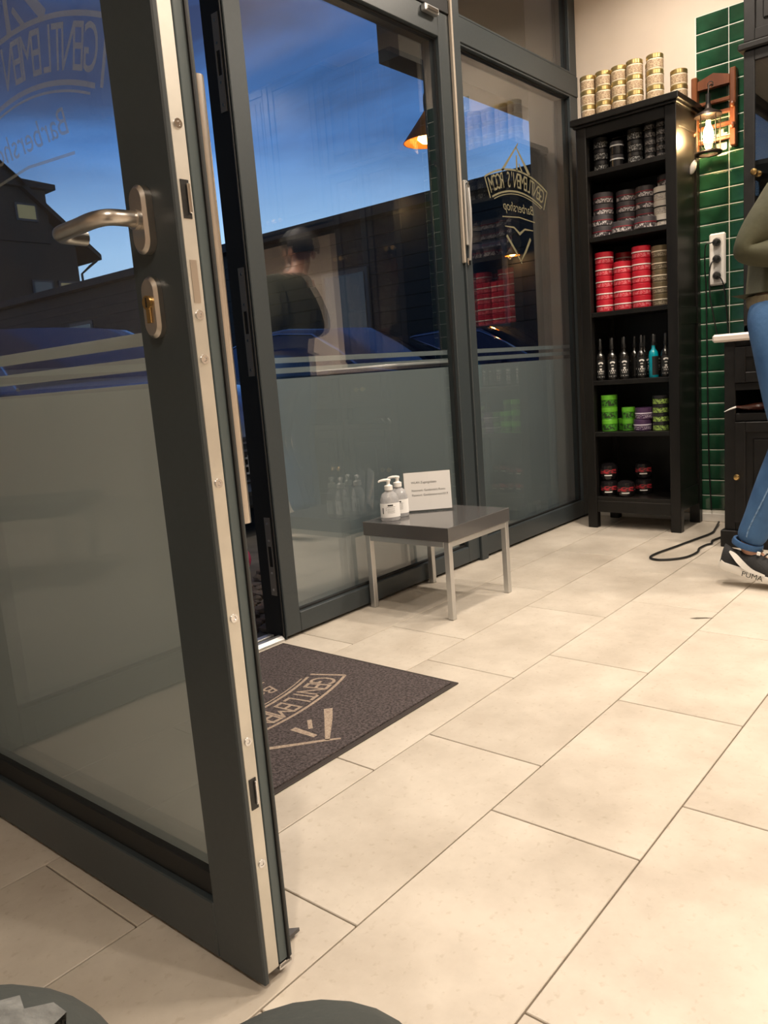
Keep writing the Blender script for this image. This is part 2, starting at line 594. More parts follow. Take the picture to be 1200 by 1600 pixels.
win1 = glazing('window_1', 0.735, 1.930, 0.012, 2.245, frame=(.070, .085, .068, .095), label='large anthracite framed shop window behind the little table')
win2 = glazing('window_2', 1.985, XW - .002, 0.012, 2.165, frame=(.012, .085, .085, .010), label='anthracite framed shop window beside the black shelf')
win3 = glazing('window_3', 1.985, XW - .002, 2.265, ZC - .002, film=False, frame=(.012, .075, .012, .07), label='upper fanlight pane over the window beside the shelf')
win4 = glazing('window_4', -2.05, -0.435, 0.012, 2.245, frame=(.07, .07, .085, .095), label='shop window on the hinge side of the open door')
win5 = glazing('window_5', 0.735, 1.930, 2.30, ZC - .002, film=False, frame=(.04, .05, .012, .07), label='upper fanlight pane over the large window')
win6 = glazing('window_6', -2.05, 0.73, 2.30, ZC - .002, film=False, frame=(.04, .04, .012, .07), label='upper fanlight over the doorway')
# mullion, transom, door frame
trim1 = struct('trim_1', label='anthracite mullion with a light steel edge strip between the two shop windows', cat='trim', loc=(1.957, YF, 0))
obj('mullion_post', box(nb(), 1.9315, 1.9835, YF - .012, 1.22, 0.0, ZC - .002, .003), ANTH, trim1)
obj('edge_strip', box(nb(), 1.918, 1.930, YF - .016, YF - .0005, 1.29, ZC - .01, .002), mat('strip_light_metal', (0.55, 0.48, 0.40), 0.35, metal=0.5), trim1)
lv = nb()
box(lv, 1.934, 1.956, YF - .026, YF - .0125, 1.36, 1.62, .003)
obj('bolt_case', lv, ALU, trim1)
lv = nb(); tube(lv, [(1.945, YF - .032, 1.60), (1.945, YF - .036, 1.50), (1.945, YF - .034, 1.40), (1.948, YF - .022, 1.30)], [.008, .009, .008, .006], 8)
obj('bolt_lever', lv, ALU, trim1, True)
lv = nb(); box(lv, 1.936, 1.954, YF - .022, YF - .0125, 1.28, 1.31, .002); box(lv, 1.938, 1.952, YF - .04, YF - .026, 1.585, 1.61, .002)
obj('bolt_keeper', lv, CHROME, trim1)
trim2 = struct('trim_2', box(nb(), 1.985, XW - .002, YF - .004, 1.22, 2.1655, 2.2645, .003), ANTH, 'anthracite transom bar under the fanlight by the shelf', 'trim')
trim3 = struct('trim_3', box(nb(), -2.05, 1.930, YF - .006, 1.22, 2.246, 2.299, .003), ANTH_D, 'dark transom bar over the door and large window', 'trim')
cl = thing('door_closer_catch', 'small silver catch block on the top rail of the large window', 'catch', (1.775, YF, 2.2))
c_ = nb(); box(c_, 1.735, 1.825, YF - .024, YF - .0005, 2.212, 2.238, .003); obj('catch_body', c_, ALU, cl)
c_ = nb(); box(c_, 1.745, 1.815, YF - .028, YF - .0245, 2.217, 2.231, .001); obj('catch_plate', c_, CHROME, cl)

# door frame jambs with strike plates
tr4 = struct('trim_4', label='dark door jamb with steel strike plates beside the large window', cat='trim', loc=(.71, YF, 0))
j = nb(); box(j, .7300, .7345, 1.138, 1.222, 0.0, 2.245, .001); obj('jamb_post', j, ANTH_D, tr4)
j = nb(); box(j, .7320, .7345, YF - .002, 1.1375, 0.004, 2.245, .001); obj('jamb_lip', j, ANTH, tr4)
j = nb(); tube(j, [(.729, 1.132, .01), (.729, 1.132, 2.24)], .0028, 8); obj('gasket', j, GASKET, tr4)
for za, zb in ((1.67, 1.945), (.88, 1.215), (.155, .42)):
    zm = (za + zb) / 2; hgap = .035
    j = nb()
    for a, b in ((za, zm - hgap), (zm + hgap, zb)):
        box(j, .7276, .7298, 1.144, 1.172, a, b)
    box(j, .7276, .7298, 1.144, 1.150, zm - hgap, zm + hgap)
    box(j, .7276, .7298, 1.167, 1.172, zm - hgap, zm + hgap)
    pl = obj('strike_plate', j, mat('strike_steel', (.30, .28, .25), .4, metal=.8), tr4)
    for zz in (za + .02, zm - hgap - .02, zm + hgap + .02, zb - .02):
        s = nb(); cyl(s, .0045, .7266, .7277, 10, (0, 1.158, zz), 'x'); obj('screw', s, CHROME, pl, True)
tr5 = struct('trim_5', box(nb(), -.434, -.372, YF, 1.224, 0.0, 2.245, .002), ANTH, 'anthracite hinge-side door jamb', 'trim')
th = struct('trim_6', label='aluminium door threshold at the edge of the mat', cat='threshold', loc=(.18, 1.17, 0))
t_ = nb(); prism(t_, [(1.128, 0), (1.165, 0), (1.165, .012), (1.155, .018), (1.138, .018), (1.128, .008)], lambda u, v, h: (h, u, v), -.37, .726); obj('inner_rail', t_, ALU, th)
t_ = nb(); box(t_, -.37, .726, 1.1655, 1.178, -.003, .006); obj('rail_groove', t_, GASKET, th)
t_ = nb(); box(t_, -.37, .726, 1.1785, 1.205, -.003, .016, .002); obj('outer_rail', t_, ALU, th)

# ------------------------------------------------------------------ open door leaf
DX0, DX1 = -0.362, -0.304     # inner face, outer face
DY0, DY1 = 0.014, 1.112       # lock edge, hinge edge
DZ0, DZ1 = 0.010, 2.235
door = struct('door_1', label='open glazed shop door with anthracite frame and steel lever handle', cat='door', loc=(-.327, .56, 0))
SW = .102
for nm, a in (('lock_stile', (DX0, DX0 + .009, DY0, DY0 + SW, DZ0, DZ1)), ('hinge_stile', (DX0, DX1, DY1 - SW, DY1, DZ0, DZ1)),
              ('bottom_rail', (DX0, DX1, DY0 + SW, DY1 - SW, DZ0, DZ0 + .092)), ('top_rail', (DX0, DX1, DY0 + SW, DY1 - SW, DZ1 - .1, DZ1))):
    obj(nm, box(nb(), *a, .002), ANTH if nm != 'x' else ANTH, door)
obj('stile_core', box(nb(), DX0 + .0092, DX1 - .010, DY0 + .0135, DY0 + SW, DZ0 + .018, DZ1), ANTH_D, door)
obj('edge_band', box(nb(), -.3285, -.3135, DY0 + .004, DY0 + .0134, DZ0 + .014, DZ1, .001), mat('edge_teal', (0.075, 0.10, 0.105), 0.38), door)
obj('outer_stile', box(nb(), DX1 - .0098, DX1, DY0 + .004, DY0 + SW, DZ0 + .012, DZ1, .001), ANTH, door)
obj('edge_gasket', box(nb(), -.3133, -.3105, DY0 + .001, DY0 + .0134, DZ0 + .012, DZ1), GASKET, door)
endc = nb(); box(endc, -.329, -.305, DY0 + .004, DY0 + .020, DZ0 + .002, DZ0 + .0115, .001); obj('end_cap', endc, CHROME, door)
ls = obj('lock_strip', box(nb(), -.3525, -.3310, DY0 + .003, DY0 + .0134, DZ0 + .012, DZ1, .001), LOCKST, door)
for zz in (1.165, .942, .888, .731, .550, .375, .192, 1.45):
    s = nb(); lathe(s, [(0, -.0008), (.0022, -.0008), (.003, -.0018), (.0058, -.0018), (.0062, 0), (0, 0)], 16, (-.3418, DY0 + .003, zz), 'y'); obj('screw', s, CHROME, ls, True)
for zz, h in ((1.079, .045), (.298, .045)):
    s = nb(); box(s, -.348, -.336, DY0 + .0020, DY0 + .0031, zz - h / 2, zz + h / 2); sl = obj('latch_slot', s, BLACKP, ls)
    s = nb(); box(s, -.3405, -.3360, DY0 - .001, DY0 + .0022, zz - h / 2 + .006, zz + h / 2 - .004, .001); obj('latch_bolt', s, CHROME, ls)
s = nb(); box(s, -.347, -.337, DY0 + .0022, DY0 + .0031, .957, 1.008); obj('dead_bolt', s, STEEL, ls)
# glazing bead, glass, film
g = nb()
a0, a1, b0, b1 = DY0 + SW, DY1 - SW, DZ0 + .092, DZ1 - .1
bd = .040
for p in ((a0, a0 + .008, b0, b1), (a1 - bd, a1, b0, b1), (a0 + .008, a1 - bd, b0, b0 + bd), (a0 + .008, a1 - bd, b1 - bd, b1)):
    box(g, DX0 + .010, -.338, p[0], p[1], p[2], p[3], .002)
obj('glazing_bead', g, ANTH_D, door)
obj('pane', box(nb(), -.337, -.320, a0, a1, b0, b1), GLASS, door)
obj('frosted_film', box(nb(), -.3192, -.3184, a0 + .002, a1 - .002, b0, .865), FILM, door)
for za, zb in ((.883, .901), (.917, .935)):
    obj('frosted_stripe', box(nb(), -.3192, -.3184, a0 + .002, a1 - .002, za, zb), FILM, door)
DEC = mat('decal_gold', (0.17, 0.155, 0.09), 0.6)
dl = nb(); logo(dl, lambda u, v, h: (-.3186, .42 + u * .9, 1.273 + v * .9), False); obj('decal_lettering', dl, mat_faint('decal_faint', (.46, .44, .40), .50), door)
# oval roses, lever, cylinder
def oval(bm, cy, cz, hw, hh, x0, x1, bev=.004):
    pts = []
    n = 12
    for i in range(n + 1):
        a = PI * i / n
        pts.append((cy + hw * math.cos(a), cz + (hh - hw) + hw * math.sin(a)))
    for i in range(n + 1):
        a = PI + PI * i / n
        pts.append((cy + hw * math.cos(a), cz - (hh - hw) + hw * math.sin(a)))
    k = 1 - bev / hw
    rings = []
    for x, s in ((x1, 1), (x0 + bev, 1), (x0, k)):
        rings.append([bm.verts.new((x, cy + (u - cy) * s, cz + (v - cz) * (s if s == 1 else 1 - bev / hh))) for u, v in pts])
    m = len(pts)
    for a, b in zip(rings, rings[1:]):
        for i in range(m):
            jn = (i + 1) % m
            bm.faces.new((a[i], a[jn], b[jn], b[i]))
    bm.faces.new(rings[-1]); bm.faces.new(rings[0][::-1])
    return bm
HY, HZ = .073, 1.062
h = nb(); oval(h, HY, HZ, .0165, .041, DX0 - .014, DX0 - .0002); rose = obj('handle_rose', h, STEEL, door, True)
h = nb(); cyl(h, .0125, DX0 - .020, DX0 - .0142, 20, (0, HY, HZ), 'x'); obj('collar', h, STEEL, rose, True)
path = smooth_path([(DX0 - .016, HY, HZ), (DX0 - .036, HY, HZ), (DX0 - .052, HY + .006, HZ), (DX0 - .060, HY + .026, HZ - .001), (DX0 - .062, HY + .055, HZ - .003), (DX0 - .062, HY + .090, HZ - .004),
                    (DX0 - .058, HY + .104, HZ - .004), (DX0 - .045, HY + .112, HZ - .004), (DX0 - .018, HY + .113, HZ - .004)], 5)
h = nb(); tube(h, path, .0098, 16); lvr = obj('lever', h, STEEL, door, True)
h = nb(); cyl(h, .0022, -.0006, .0008, 10, (DX0 - .026, HY, HZ - .001)); bmesh.ops.rotate(h, verts=h.verts[:], cent=(DX0 - .026, HY, HZ), matrix=Matrix.Rotation(R(90), 3, 'X'))
bmesh.ops.translate(h, verts=h.verts[:], vec=(0, -.0099, 0)); obj('set_screw', h, BLACKP, lvr)
h = nb(); oval(h, HY + .002, .957, .0165, .038, DX0 - .011, DX0 - .0002); cr_ = obj('cylinder_rose', h, STEEL, door, True)
h = nb(); cyl(h, .0085, DX0 - .0145, DX0 - .0112, 18, (0, HY + .002, .963), 'x'); box(h, DX0 - .0135, DX0 - .0112, HY - .003, HY + .007, .938, .962, .001); obj('lock_cylinder', h, BRASS, cr_, True)
h = nb(); box(h, DX0 - .0152, DX0 - .0146, HY + .001, HY + .003, .957, .969); obj('keyway', h, BLACKP, cr_)
# pull bar outside
h = nb(); tube(h, [(-.242, .098, .655), (-.242, .098, 1.262)], .0120, 16); pb = obj('pull_bar', h, STEEL, door, True)
for zz in (1.155, .758):
    h = nb(); tube(h, [(-.252, .098, zz), (DX1 + .0005, .098, zz)], .0075, 10); obj('bar_standoff', h, STEEL, pb, True)
# floor brush flap on the outer foot of the door
h = nb(); prism(h, [(-.3035, .058), (-.248, .062), (-.3035, .125)], lambda u, v, hh: (u, v, hh), .006, .012); obj('draught_flap', h, mat('flap_grey', (.09, .085, .085), .6), door)
for zz in (.25, 1.1, 1.95):
    h = nb(); cyl(h, .009, zz - .05, zz + .05, 14, (-.345, DY1 + .010, 0)); obj('hinge', h, ANTH_D, door, True)

# window decal beside the shelf (seen from behind, so mirrored)
dec = nb(); logo(dec, lambda u, v, h: (2.458 - u, 1.1496, 1.605 + v))
obj('decal_lettering', dec, DEC, win2)

# ------------------------------------------------------------------ ceiling downlights (unseen, added to light the room and its reflections)
LAMPC = (1.0, 0.875, 0.74)
spots = [(0.25, -0.55, 8.5), (1.55, -0.55, 9.5), (2.35, 0.45, 8.5), (0.25, -2.1, 9.5), (1.55, -2.1, 9.5), (2.40, -1.15, 20.0), (-1.7, -1.3, 19.0), (1.0, 0.35, 5.5)]
proto = None
for i, (x, y, watts) in enumerate(spots):
    if proto is None:
        t = thing('added_downlight', 'added round white ceiling downlight out of view, glowing warm white', 'ceiling light', (0, 0, 0), 'added ceiling downlights')
        b = nb(); lathe(b, [(.085, ZC), (.105, ZC - .001), (.105, ZC - .010), (.085, ZC - .014), (.085, ZC)], 28); obj('trim_ring', b, WHITEP, t, True)
        b = nb(); lathe(b, [(0, ZC - .002), (.084, ZC - .002), (.084, ZC - .006), (0, ZC - .006)], 28); obj('diffuser', b, mat('lamp_diffuser', (.9, .9, .9), .5, emit=LAMPC, estr=18.0), t)
        proto = t
        t.location = (x, y, 0)
    else:
        t = dup(proto, (x, y, 0))
    ld = bpy.data.lights.new('added_room_light', 'AREA')
    ld.shape = 'DISK'; ld.size = .16; ld.energy = watts; ld.color = LAMPC; ld.spread = R(150)
    lo = bpy.data.objects.new('added_room_light', ld); COL.objects.link(lo)
    lo.parent = t; lo.location = (0, 0, ZC - .016)

# ------------------------------------------------------------------ black shelf
SX0, SX1 = 2.745, 3.050
SY0, SY1 = 0.515, 0.990
sh = thing('bookcase', 'tall black wooden open bookcase full of jars and bottles against the back wall', 'shelf', ((SX0 + SX1) / 2, (SY0 + SY1) / 2, 0))
pw = .050
for (xa, xb), (ya, yb) in (((SX0, SX0 + .04), (SY0, SY0 + pw)), ((SX0, SX0 + .04), (SY1 - pw, SY1)), ((SX1 - .04, SX1), (SY0, SY0 + pw)), ((SX1 - .04, SX1), (SY1 - pw, SY1))):
    obj('corner_post', box(nb(), xa, xb, ya, yb, 0.0005, 1.925, .002), BLACKW, sh)
for y0, y1 in ((SY0 + .010, SY0 + .022), (SY1 - .022, SY1 - .010)):
    sp_ = obj('side_panel', box(nb(), SX0 + .04, SX1 - .04, y0, y1, .10, 1.925), BLACKW, sh)
    for za, zb in ((.10, .20), (.98, 1.06), (1.84, 1.925)):
        obj('side_rail', box(nb(), SX0 + .04, SX1 - .04, y0 - .006, y1 + .006, za, zb, .002), BLACKW, sp_)
obj('back_panel', box(nb(), SX1 - .012, SX1 - .004, SY0 + .02, SY1 - .02, .10, 1.92), BLACKW, sh)
obj('top_board', box(nb(), SX0 - .025, SX1, SY0 - .018, SY1 + .018, 1.936, 1.965, .003), BLACKW, sh)
obj('cornice', box(nb(), SX0 - .012, SX1 - .002, SY0 - .008, SY1 + .008, 1.925, 1.9358, .002), BLACKW, sh)
obj('top_rail', box(nb(), SX0 + .004, SX0 + .03, SY0 + pw, SY1 - pw, 1.878, 1.925, .002), BLACKW, sh)
obj('bottom_rail', box(nb(), SX0 + .004, SX0 + .03, SY0 + pw, SY1 - pw, .082, .140, .002), BLACKW, sh)
LV = [1.725, 1.425, 1.072, .742, .488, .160]
for z in LV:
    obj('shelf_board', box(nb(), SX0 + .008, SX1 - .013, SY0 + .0225, SY1 - .0225, z - .022, z, .0015), BLACKW, sh)

# ------------------------------------------------------------------ jars, tubs and bottles
def jar_proto(name, r, h, body, lid, label, lidh=.30, lab=(.12, .62), lid_r=1.03, band=None):
    t = thing(name, 'x', 'jar')
    z0 = 0.0004
    hl = h * (1 - lidh)
    b = nb(); lathe(b, [(0, z0), (r * .94, z0), (r, h * .04), (r, hl - h * .03), (r * .95, hl), (0, hl)], 24); obj('jar_body', b, body, t, True)
    b = nb(); lathe(b, [(0, hl + .0003), (r * lid_r, hl + .0003), (r * lid_r, h * .96), (r * (lid_r - .05), h * .9965), (0, h * .9965)], 24); obj('lid', b, lid, t, True)
    if label:
        b = nb(); lathe(b, [(r * 1.004, h * lab[0]), (r * 1.012, h * lab[0]), (r * 1.012, h * lab[1]), (r * 1.004, h * lab[1])], 24); obj('jar_label', b, label, t, True)
    if band:
        b = nb(); lathe(b, [(r * 1.0, hl - h * .02), (r * 1.045, hl - h * .02), (r * 1.045, hl + h * .07), (r * 1.0, hl + h * .07)], 24); obj('rim_band', b, band, t, True)
    return t

class Stk:
    def __init__(self): self.first = {}
    def put(self, key, proto, loc, label, group, cat='jar'):
        rz = random.uniform(-.6, .6)
        if key not in self.first:
            self.first[key] = proto
            proto.location = loc; proto.rotation_euler = (0, 0, rz)
            o = proto
        else:
            o = dup(proto, loc, rz)
        o['label'] = label; o['group'] = group; o['category'] = cat
        return o
ST = Stk()
GOLDL = mat('gold_lid', (0.62, 0.47, 0.20), 0.28, metal=0.9)
CREAM = mat('cream_jar', (0.70, 0.62, 0.46), 0.35)
gold = jar_proto('pomade_jar', .0365, .0655, CREAM, GOLDL, mat_print('print_gold', (.50, .38, .24), (.26, .17, .10), (320, 320, 420), .5), .28, (.10, .62))
K = 0
gcols = [(2.815, .951, 3, 'end stack by the window frame'), (2.815, .874, 3, 'second stack from the window frame'), (2.815, .796, 3, 'third stack from the window frame'),
         (2.80, .718, 3, 'stack with one more stack close behind it'), (2.90, .668, 3, 'stack half hidden behind the other stacks'), (2.81, .628, 3, 'last three-high stack'), (2.895, .552, 2, 'short two-high stack by the green tiles')]
lvl3 = ['bottom', 'middle', 'top']
for x, y, n, what in gcols:
    for k in range(n):
        nm = ('bottom', 'top')[k] if n == 2 else lvl3[k]
        ST.put('gold', gold, (x, y, 1.9652 + k * .0655), 'gold-lidded cream jar, %s of the %s' % (nm, what), 'gold lidded jars on top of the bookcase')
# black jars, upper shelf
BLKJ = mat('black_jar', (0.013, 0.013, 0.014), 0.22)
BLKL = mat('black_lid', (0.018, 0.018, 0.019), 0.30)
PRB = mat_print('print_black', (.015, .015, .015), (.32, .32, .31), (330, 330, 200), .70)
blk = jar_proto('wax_jar', .033, .052, BLKJ, BLKL, PRB, .35, (.12, .60))
blk2 = jar_proto('clay_jar', .031, .060, BLKJ, mat('silver_rim_lid', (.05, .05, .055), .15), None, .35, band=mat('pale_rim', (.62, .62, .62), .3))
blk3 = jar_proto('small_tin', .024, .033, BLKJ, BLKL, mat_print('print_small', (.02, .02, .02), (.22, .20, .19), (340, 340, 320), .6), .30, (.08, .66))
z1 = LV[0] + .0003
for k in range(3):
    ST.put('blk', blk, (2.835, .905, z1 + k * .052), 'small black jar on the uppermost shelf, %s of the window-side stack' % lvl3[k], 'black jars on the uppermost shelf')
for k in range(2):
    ST.put('blk2', blk2, (2.825, .822, z1 + k * .060), 'glossy black jar with pale rim, %s of its pair on the uppermost shelf' % ('lower', 'upper')[k], 'black jars on the uppermost shelf')
for k in range(3):
    ST.put('blk', blk, (2.83, .735, z1 + k * .052), 'small black jar on the uppermost shelf, %s of the middle stack' % lvl3[k], 'black jars on the uppermost shelf')
l5 = ['lowest', 'second from below', 'middle', 'fourth from below', 'topmost']
for y, what in ((.664, 'thin stack next to the black jars'), (.610, 'thin stack next to the bookcase post')):
    for k in range(5):
        ST.put('blk3', blk3, (2.83, y, z1 + k * .033), 'flat black tin, %s of the %s' % (l5[k], what), 'flat black tins on the uppermost shelf')
# grey tubs, second shelf
GRJ = mat('grey_tub', (0.035, 0.031, 0.034), 0.42)
GRL = mat('grey_tub_lid', (0.048, 0.043, 0.047), 0.42)
PRG = mat_print('print_grey', (.05, .042, .046), (.50, .46, .45), (230, 230, 160), .58)
REDL = mat('dark_red_line', (.20, .02, .03), .5)
gry = jar_proto('styling_tub', .046, .052, GRJ, GRL, PRG, .50, (.08, .44), band=REDL)
gryb = jar_proto('large_styling_tub', .0495, .052, GRJ, GRL, PRG, .50, (.08, .44), band=REDL)
wht = jar_proto('white_tub', .045, .062, mat('white_tub', (.66, .60, .52), .4), mat('white_tub_lid', (.72, .66, .58), .4), mat_print('print_white', (.66, .60, .52), (.4, .36, .33), (260, 260, 300), .6), .48, (.10, .42), band=BLACKP)
z2 = LV[1] + .0003
for k in range(2):
    ST.put('gryb', gryb, (2.842, .910, z2 + k * .052), 'wide grey styling tub on the second shelf, %s of the window-side stack' % ('lowest', 'second')[k], 'grey tubs on the second shelf')
for k in range(2):
    ST.put('gry', gry, (2.848, .907, z2 + .104 + k * .052), 'grey styling tub, %s above the two wide tubs' % ('first', 'second and topmost')[k], 'grey tubs on the second shelf')
for y, what in ((.812, 'the tall stack next to the one on wide tubs'), (.716, 'the tall stack beside the white tubs')):
    for k in range(4):
        ST.put('gry', gry, (2.90, y, z2 + k * .052), 'grey styling tub, %s of %s' % (('lowest', 'second', 'third', 'topmost')[k], what), 'grey tubs on the second shelf')
ST.put('gryb', gryb, (2.800, .792, z2), 'single grey styling tub standing in front of the tall grey stacks', 'grey tubs on the second shelf')
ST.put('gryb', gryb, (2.800, .683, z2), 'single grey styling tub standing in front of the white tubs', 'grey tubs on the second shelf')
for k in range(3):
    ST.put('wht', wht, (2.88, .622, z2 + k * .062), 'off-white tub with black rim line, %s of the white stack' % lvl3[k], 'white tubs on the second shelf')
ST.put('gry', gry, (2.905, .612, z2 + .1862), 'grey styling tub on top of the white tubs', 'grey tubs on the second shelf')
# red tubs and bronze tubs, third shelf
REDJ = mat('red_tub', (0.40, 0.008, 0.022), 0.38)
REDT = mat('red_tub_lid', (0.44, 0.010, 0.025), 0.35)
red = jar_proto('red_tub', .0430, .0565, REDJ, REDT, mat_print('print_red', (.50, .012, .03), (.62, .16, .18), (260, 260, 260), .5), .50, (.12, .40), band=mat('white_band', (.80, .76, .72), .4))
brz = jar_proto('bronze_tub', .040, .0545, mat('bronze_tub', (.11, .085, .05), .35), mat('bronze_lid', (.15, .115, .065), .35, metal=.3), mat_print('print_brz', (.11, .085, .05), (.28, .23, .16), (260, 260, 260), .6), .50, (.10, .40), band=mat('cream_band', (.70, .60, .45), .4))
z3 = LV[2] + .0003
l5 = ['lowest', 'second from below', 'middle', 'fourth from below', 'topmost']
for y, n, what, x in ((.898, 5, 'the window-side stack', 2.822), (.805, 4, 'the shorter stack between two taller', 2.822), (.713, 5, 'the stack beside the bronze tubs', 2.822)):
    for k in range(n):
        ST.put('red', red, (x, y, z3 + k * .0565), 'bright red tub with white band, %s of %s' % (('topmost' if k == n - 1 else l5[k]), what), 'red tubs on the third shelf')
for y, what in ((.850, 'the window side'), (.757, 'the bronze tubs')):
    for k in range(5):
            ST.put('red', red, (2.945, y, z3 + k * .0565), 'red tub, %s of the shaded back-row stack nearer %s' % (l5[k], what), 'red tubs on the third shelf')
for k in range(5):
    ST.put('brz', brz, (2.83, .624, z3 + k * .0545), 'bronze brown tub with cream band, %s of the bronze stack' % l5[k], 'bronze tubs on the third shelf')
# spray bottles, fourth shelf
def bottle_proto(name, glass, label):
    t = thing(name, 'x', 'bottle')
    b = nb(); lathe(b, [(0, .0004), (.021, .0004), (.0225, .004), (.0225, .105), (.019, .122), (.009, .135), (.008, .150), (0, .150)], 20); obj('bottle_body', b, glass, t, True)
    b = nb(); cyl(b, .0085, .1503, .168, 14); obj('collar', b, BLACKP, t, True)
    b = nb(); lathe(b, [(0, .1683), (.0055, .1683), (.0055, .200), (.004, .203), (0, .203)], 12); obj('spray_cap', b, mat('smoke_cap', (.05, .05, .05), .08), t, True)
    b = nb()
    rr = .0229
    prev = None
    for i in range(13):
        a = R(180 + (i - 6) * 11)
        p = [b.verts.new((rr * math.cos(a), rr * math.sin(a), z)) for z in (.012, .100)]
        if prev: b.faces.new((prev[0], p[0], p[1], prev[1]))
        prev = p
    lb = obj('bottle_label', b, BLACKP, t)
    # printed emblem: arch, face oval, beard, word bars
    b = nb()
    def F(u, v, h): 
        a = PI + u / .0232
        return (.0232 * math.cos(a), .0232 * math.sin(a), v)
    strip2d(b, [(.013 * math.sin(k * .25), .074 + .013 * math.cos(k * .25)) for k in range(-4, 5)], .007, F)
    strip2d(b, [(-.006, .070), (0, .0705), (.006, .070)], .004, F)
    strip2d(b, [(-.004, .058), (0, .052), (.004, .058)], [.006, .010, .006], F)
    strip2d(b, [(-.015, .044), (-.005, .0445), (.005, .0445), (.015, .044)], .008, F)
    strip2d(b, [(-.010, .034), (0, .034), (.010, .034)], .005, F)
    strip2d(b, [(-.016, .018), (-.006, .018), (.006, .018), (.016, .018)], .003, F)
    if label: obj('emblem', b, mat('label_white', (.72, .70, .66), .5), lb)
    else: b.free()
    return t
BOTG = mat('dark_bottle_glass', (.010, .009, .008), .06, spec=.7)
bot = bottle_proto('spray_bottle', BOTG, True)
z4 = LV[3] + .0003
spb = [(2.80, .922), (2.80, .861), (2.80, .800), (2.80, .714), (2.80, .597)]
bw = ['first of the front row from the window', 'second of the front row from the window', 'third of the front row from the window', 'just on the window side of the turquoise one', 'between the turquoise one and the bookcase post']
for i, (x, y) in enumerate(spb):
    o = bot if i == 0 else dup(bot, (x, y, z4))
    o.location = (x, y, z4); o['group'] = 'dark spray bottles on the fourth shelf'; o['label'] = 'dark spray bottle with white emblem, ' + bw[i]; o['category'] = 'bottle'
    o.rotation_euler = (0, 0, R(24))
for x, y in [(2.885, .905), (2.885, .842), (2.885, .782), (2.885, .732), (2.885, .680), (2.885, .630)]:
    o = dup(bot, (x, y, z4), R(75)); o['label'] = 'dark spray bottle standing in the back row of the fourth shelf'; o['group'] = 'dark spray bottles on the fourth shelf'; o['category'] = 'bottle'
teal = bottle_proto('turquoise_bottle', mat('turquoise_liquid', (.0, .26, .34), .08, spec=.7, emit=(0, .2, .28), estr=0.0), False)
teal.location = (2.80, .655, z4); teal.rotation_euler = (0, 0, R(70)); tag(teal, 'bright turquoise spray bottle among the dark bottles', 'bottle')
# green jars etc, fifth shelf
GRN = mat('lime_jar', (.10, .40, .025), .35)
GRNL = mat('lime_lid', (.13, .46, .03), .35)
grn = jar_proto('green_jar', .038, .0600, GRN, GRNL, mat_print('print_green', (.06, .26, .02), (.02, .05, .012), (150, 150, 130), .5), .38, (.10, .58))
grn2 = jar_proto('small_green_jar', .031, .0575, GRN, GRNL, mat_print('print_green', (.06, .26, .02), (.02, .05, .012), (150, 150, 130), .5), .38, (.10, .58))
pur = jar_proto('purple_tub', .042, .056, mat('purple_tub', (.055, .02, .075), .4), mat('purple_lid', (.06, .025, .08), .4), mat_print('print_purple', (.055, .02, .075), (.32, .27, .34), (240, 240, 240), .6), .50, (.10, .42), band=mat('lilac_band', (.72, .66, .76), .4))
lim = jar_proto('lime_label_tin', .037, .042, BLKJ, BLKL, mat_print('print_lime', (.30, .46, .10), (.03, .05, .02), (220, 220, 220), .6), .36, (.05, .60))
z5 = LV[4] + .0003
for k in range(3):
    ST.put('grn', grn, (2.815, .890, z5 + k * .060), 'lime green jar, %s of the three-high stack' % lvl3[k], 'green jars on the fifth shelf')
for k in range(2):
    ST.put('grn2', grn2, (2.835, .800, z5 + k * .0575), 'smaller lime green jar, %s of the pair next to the purple tubs' % ('lower', 'upper')[k], 'green jars on the fifth shelf')
ST.put('grn2', grn2, (2.885, .842, z5), 'single smaller green jar standing back between two green stacks', 'green jars on the fifth shelf')
for k in range(2):
    ST.put('pur', pur, (2.82, .722 - .008 * k, z5 + k * .056), 'dark purple tub with lilac band, %s of the pair' % ('lower', 'upper')[k], 'purple tubs on the fifth shelf')
for k in range(4):
    ST.put('lim', lim, (2.82, .632, z5 + k * .042), 'black tin with lime label, %s of the four-high stack' % ('lowest', 'second', 'third', 'topmost')[k], 'lime labelled tins on the fifth shelf')
# red labelled black tubs, bottom shelf
tubr = thing('round_tub', 'x', 'tub')
b = nb(); lathe(b, [(0, .0004), (.036, .0004), (.044, .018), (.046, .040), (.044, .055), (0, .055)], 24); obj('tub_body', b, mat('gloss_black_tub', (.012, .010, .011), .10), tubr, True)
b = nb(); lathe(b, [(0, .0553), (.043, .0553), (.040, .070), (.025, .080), (0, .0835)], 24); obj('dome_lid', b, mat('gloss_black_tub', (.012, .010, .011), .10), tubr, True)
b = nb(); prev = None
for i in range(13):
    a = R(180 + (i - 6) * 9)
    p = [b.verts.new((.0468 * math.cos(a), .0468 * math.sin(a), z)) for z in (.030, .052)]
    if prev: b.faces.new((prev[0], p[0], p[1], prev[1]))
    prev = p
obj('tub_label', b, mat_print('print_tub', (.35, .02, .03), (.02, .01, .01), (70, 70, 240), .55), tubr)
b = nb(); prev = None
for i in range(7):
    a = R(180 + (i - 3) * 8)
    p = [b.verts.new((.0455 * math.cos(a), .0455 * math.sin(a), z)) for z in (.019, .025)]
    if prev: b.faces.new((prev[0], p[0], p[1], prev[1]))
    prev = p
obj('pale_print', b, mat('label_white', (.72, .70, .66), .5), tubr)
z6 = LV[5] + .0003
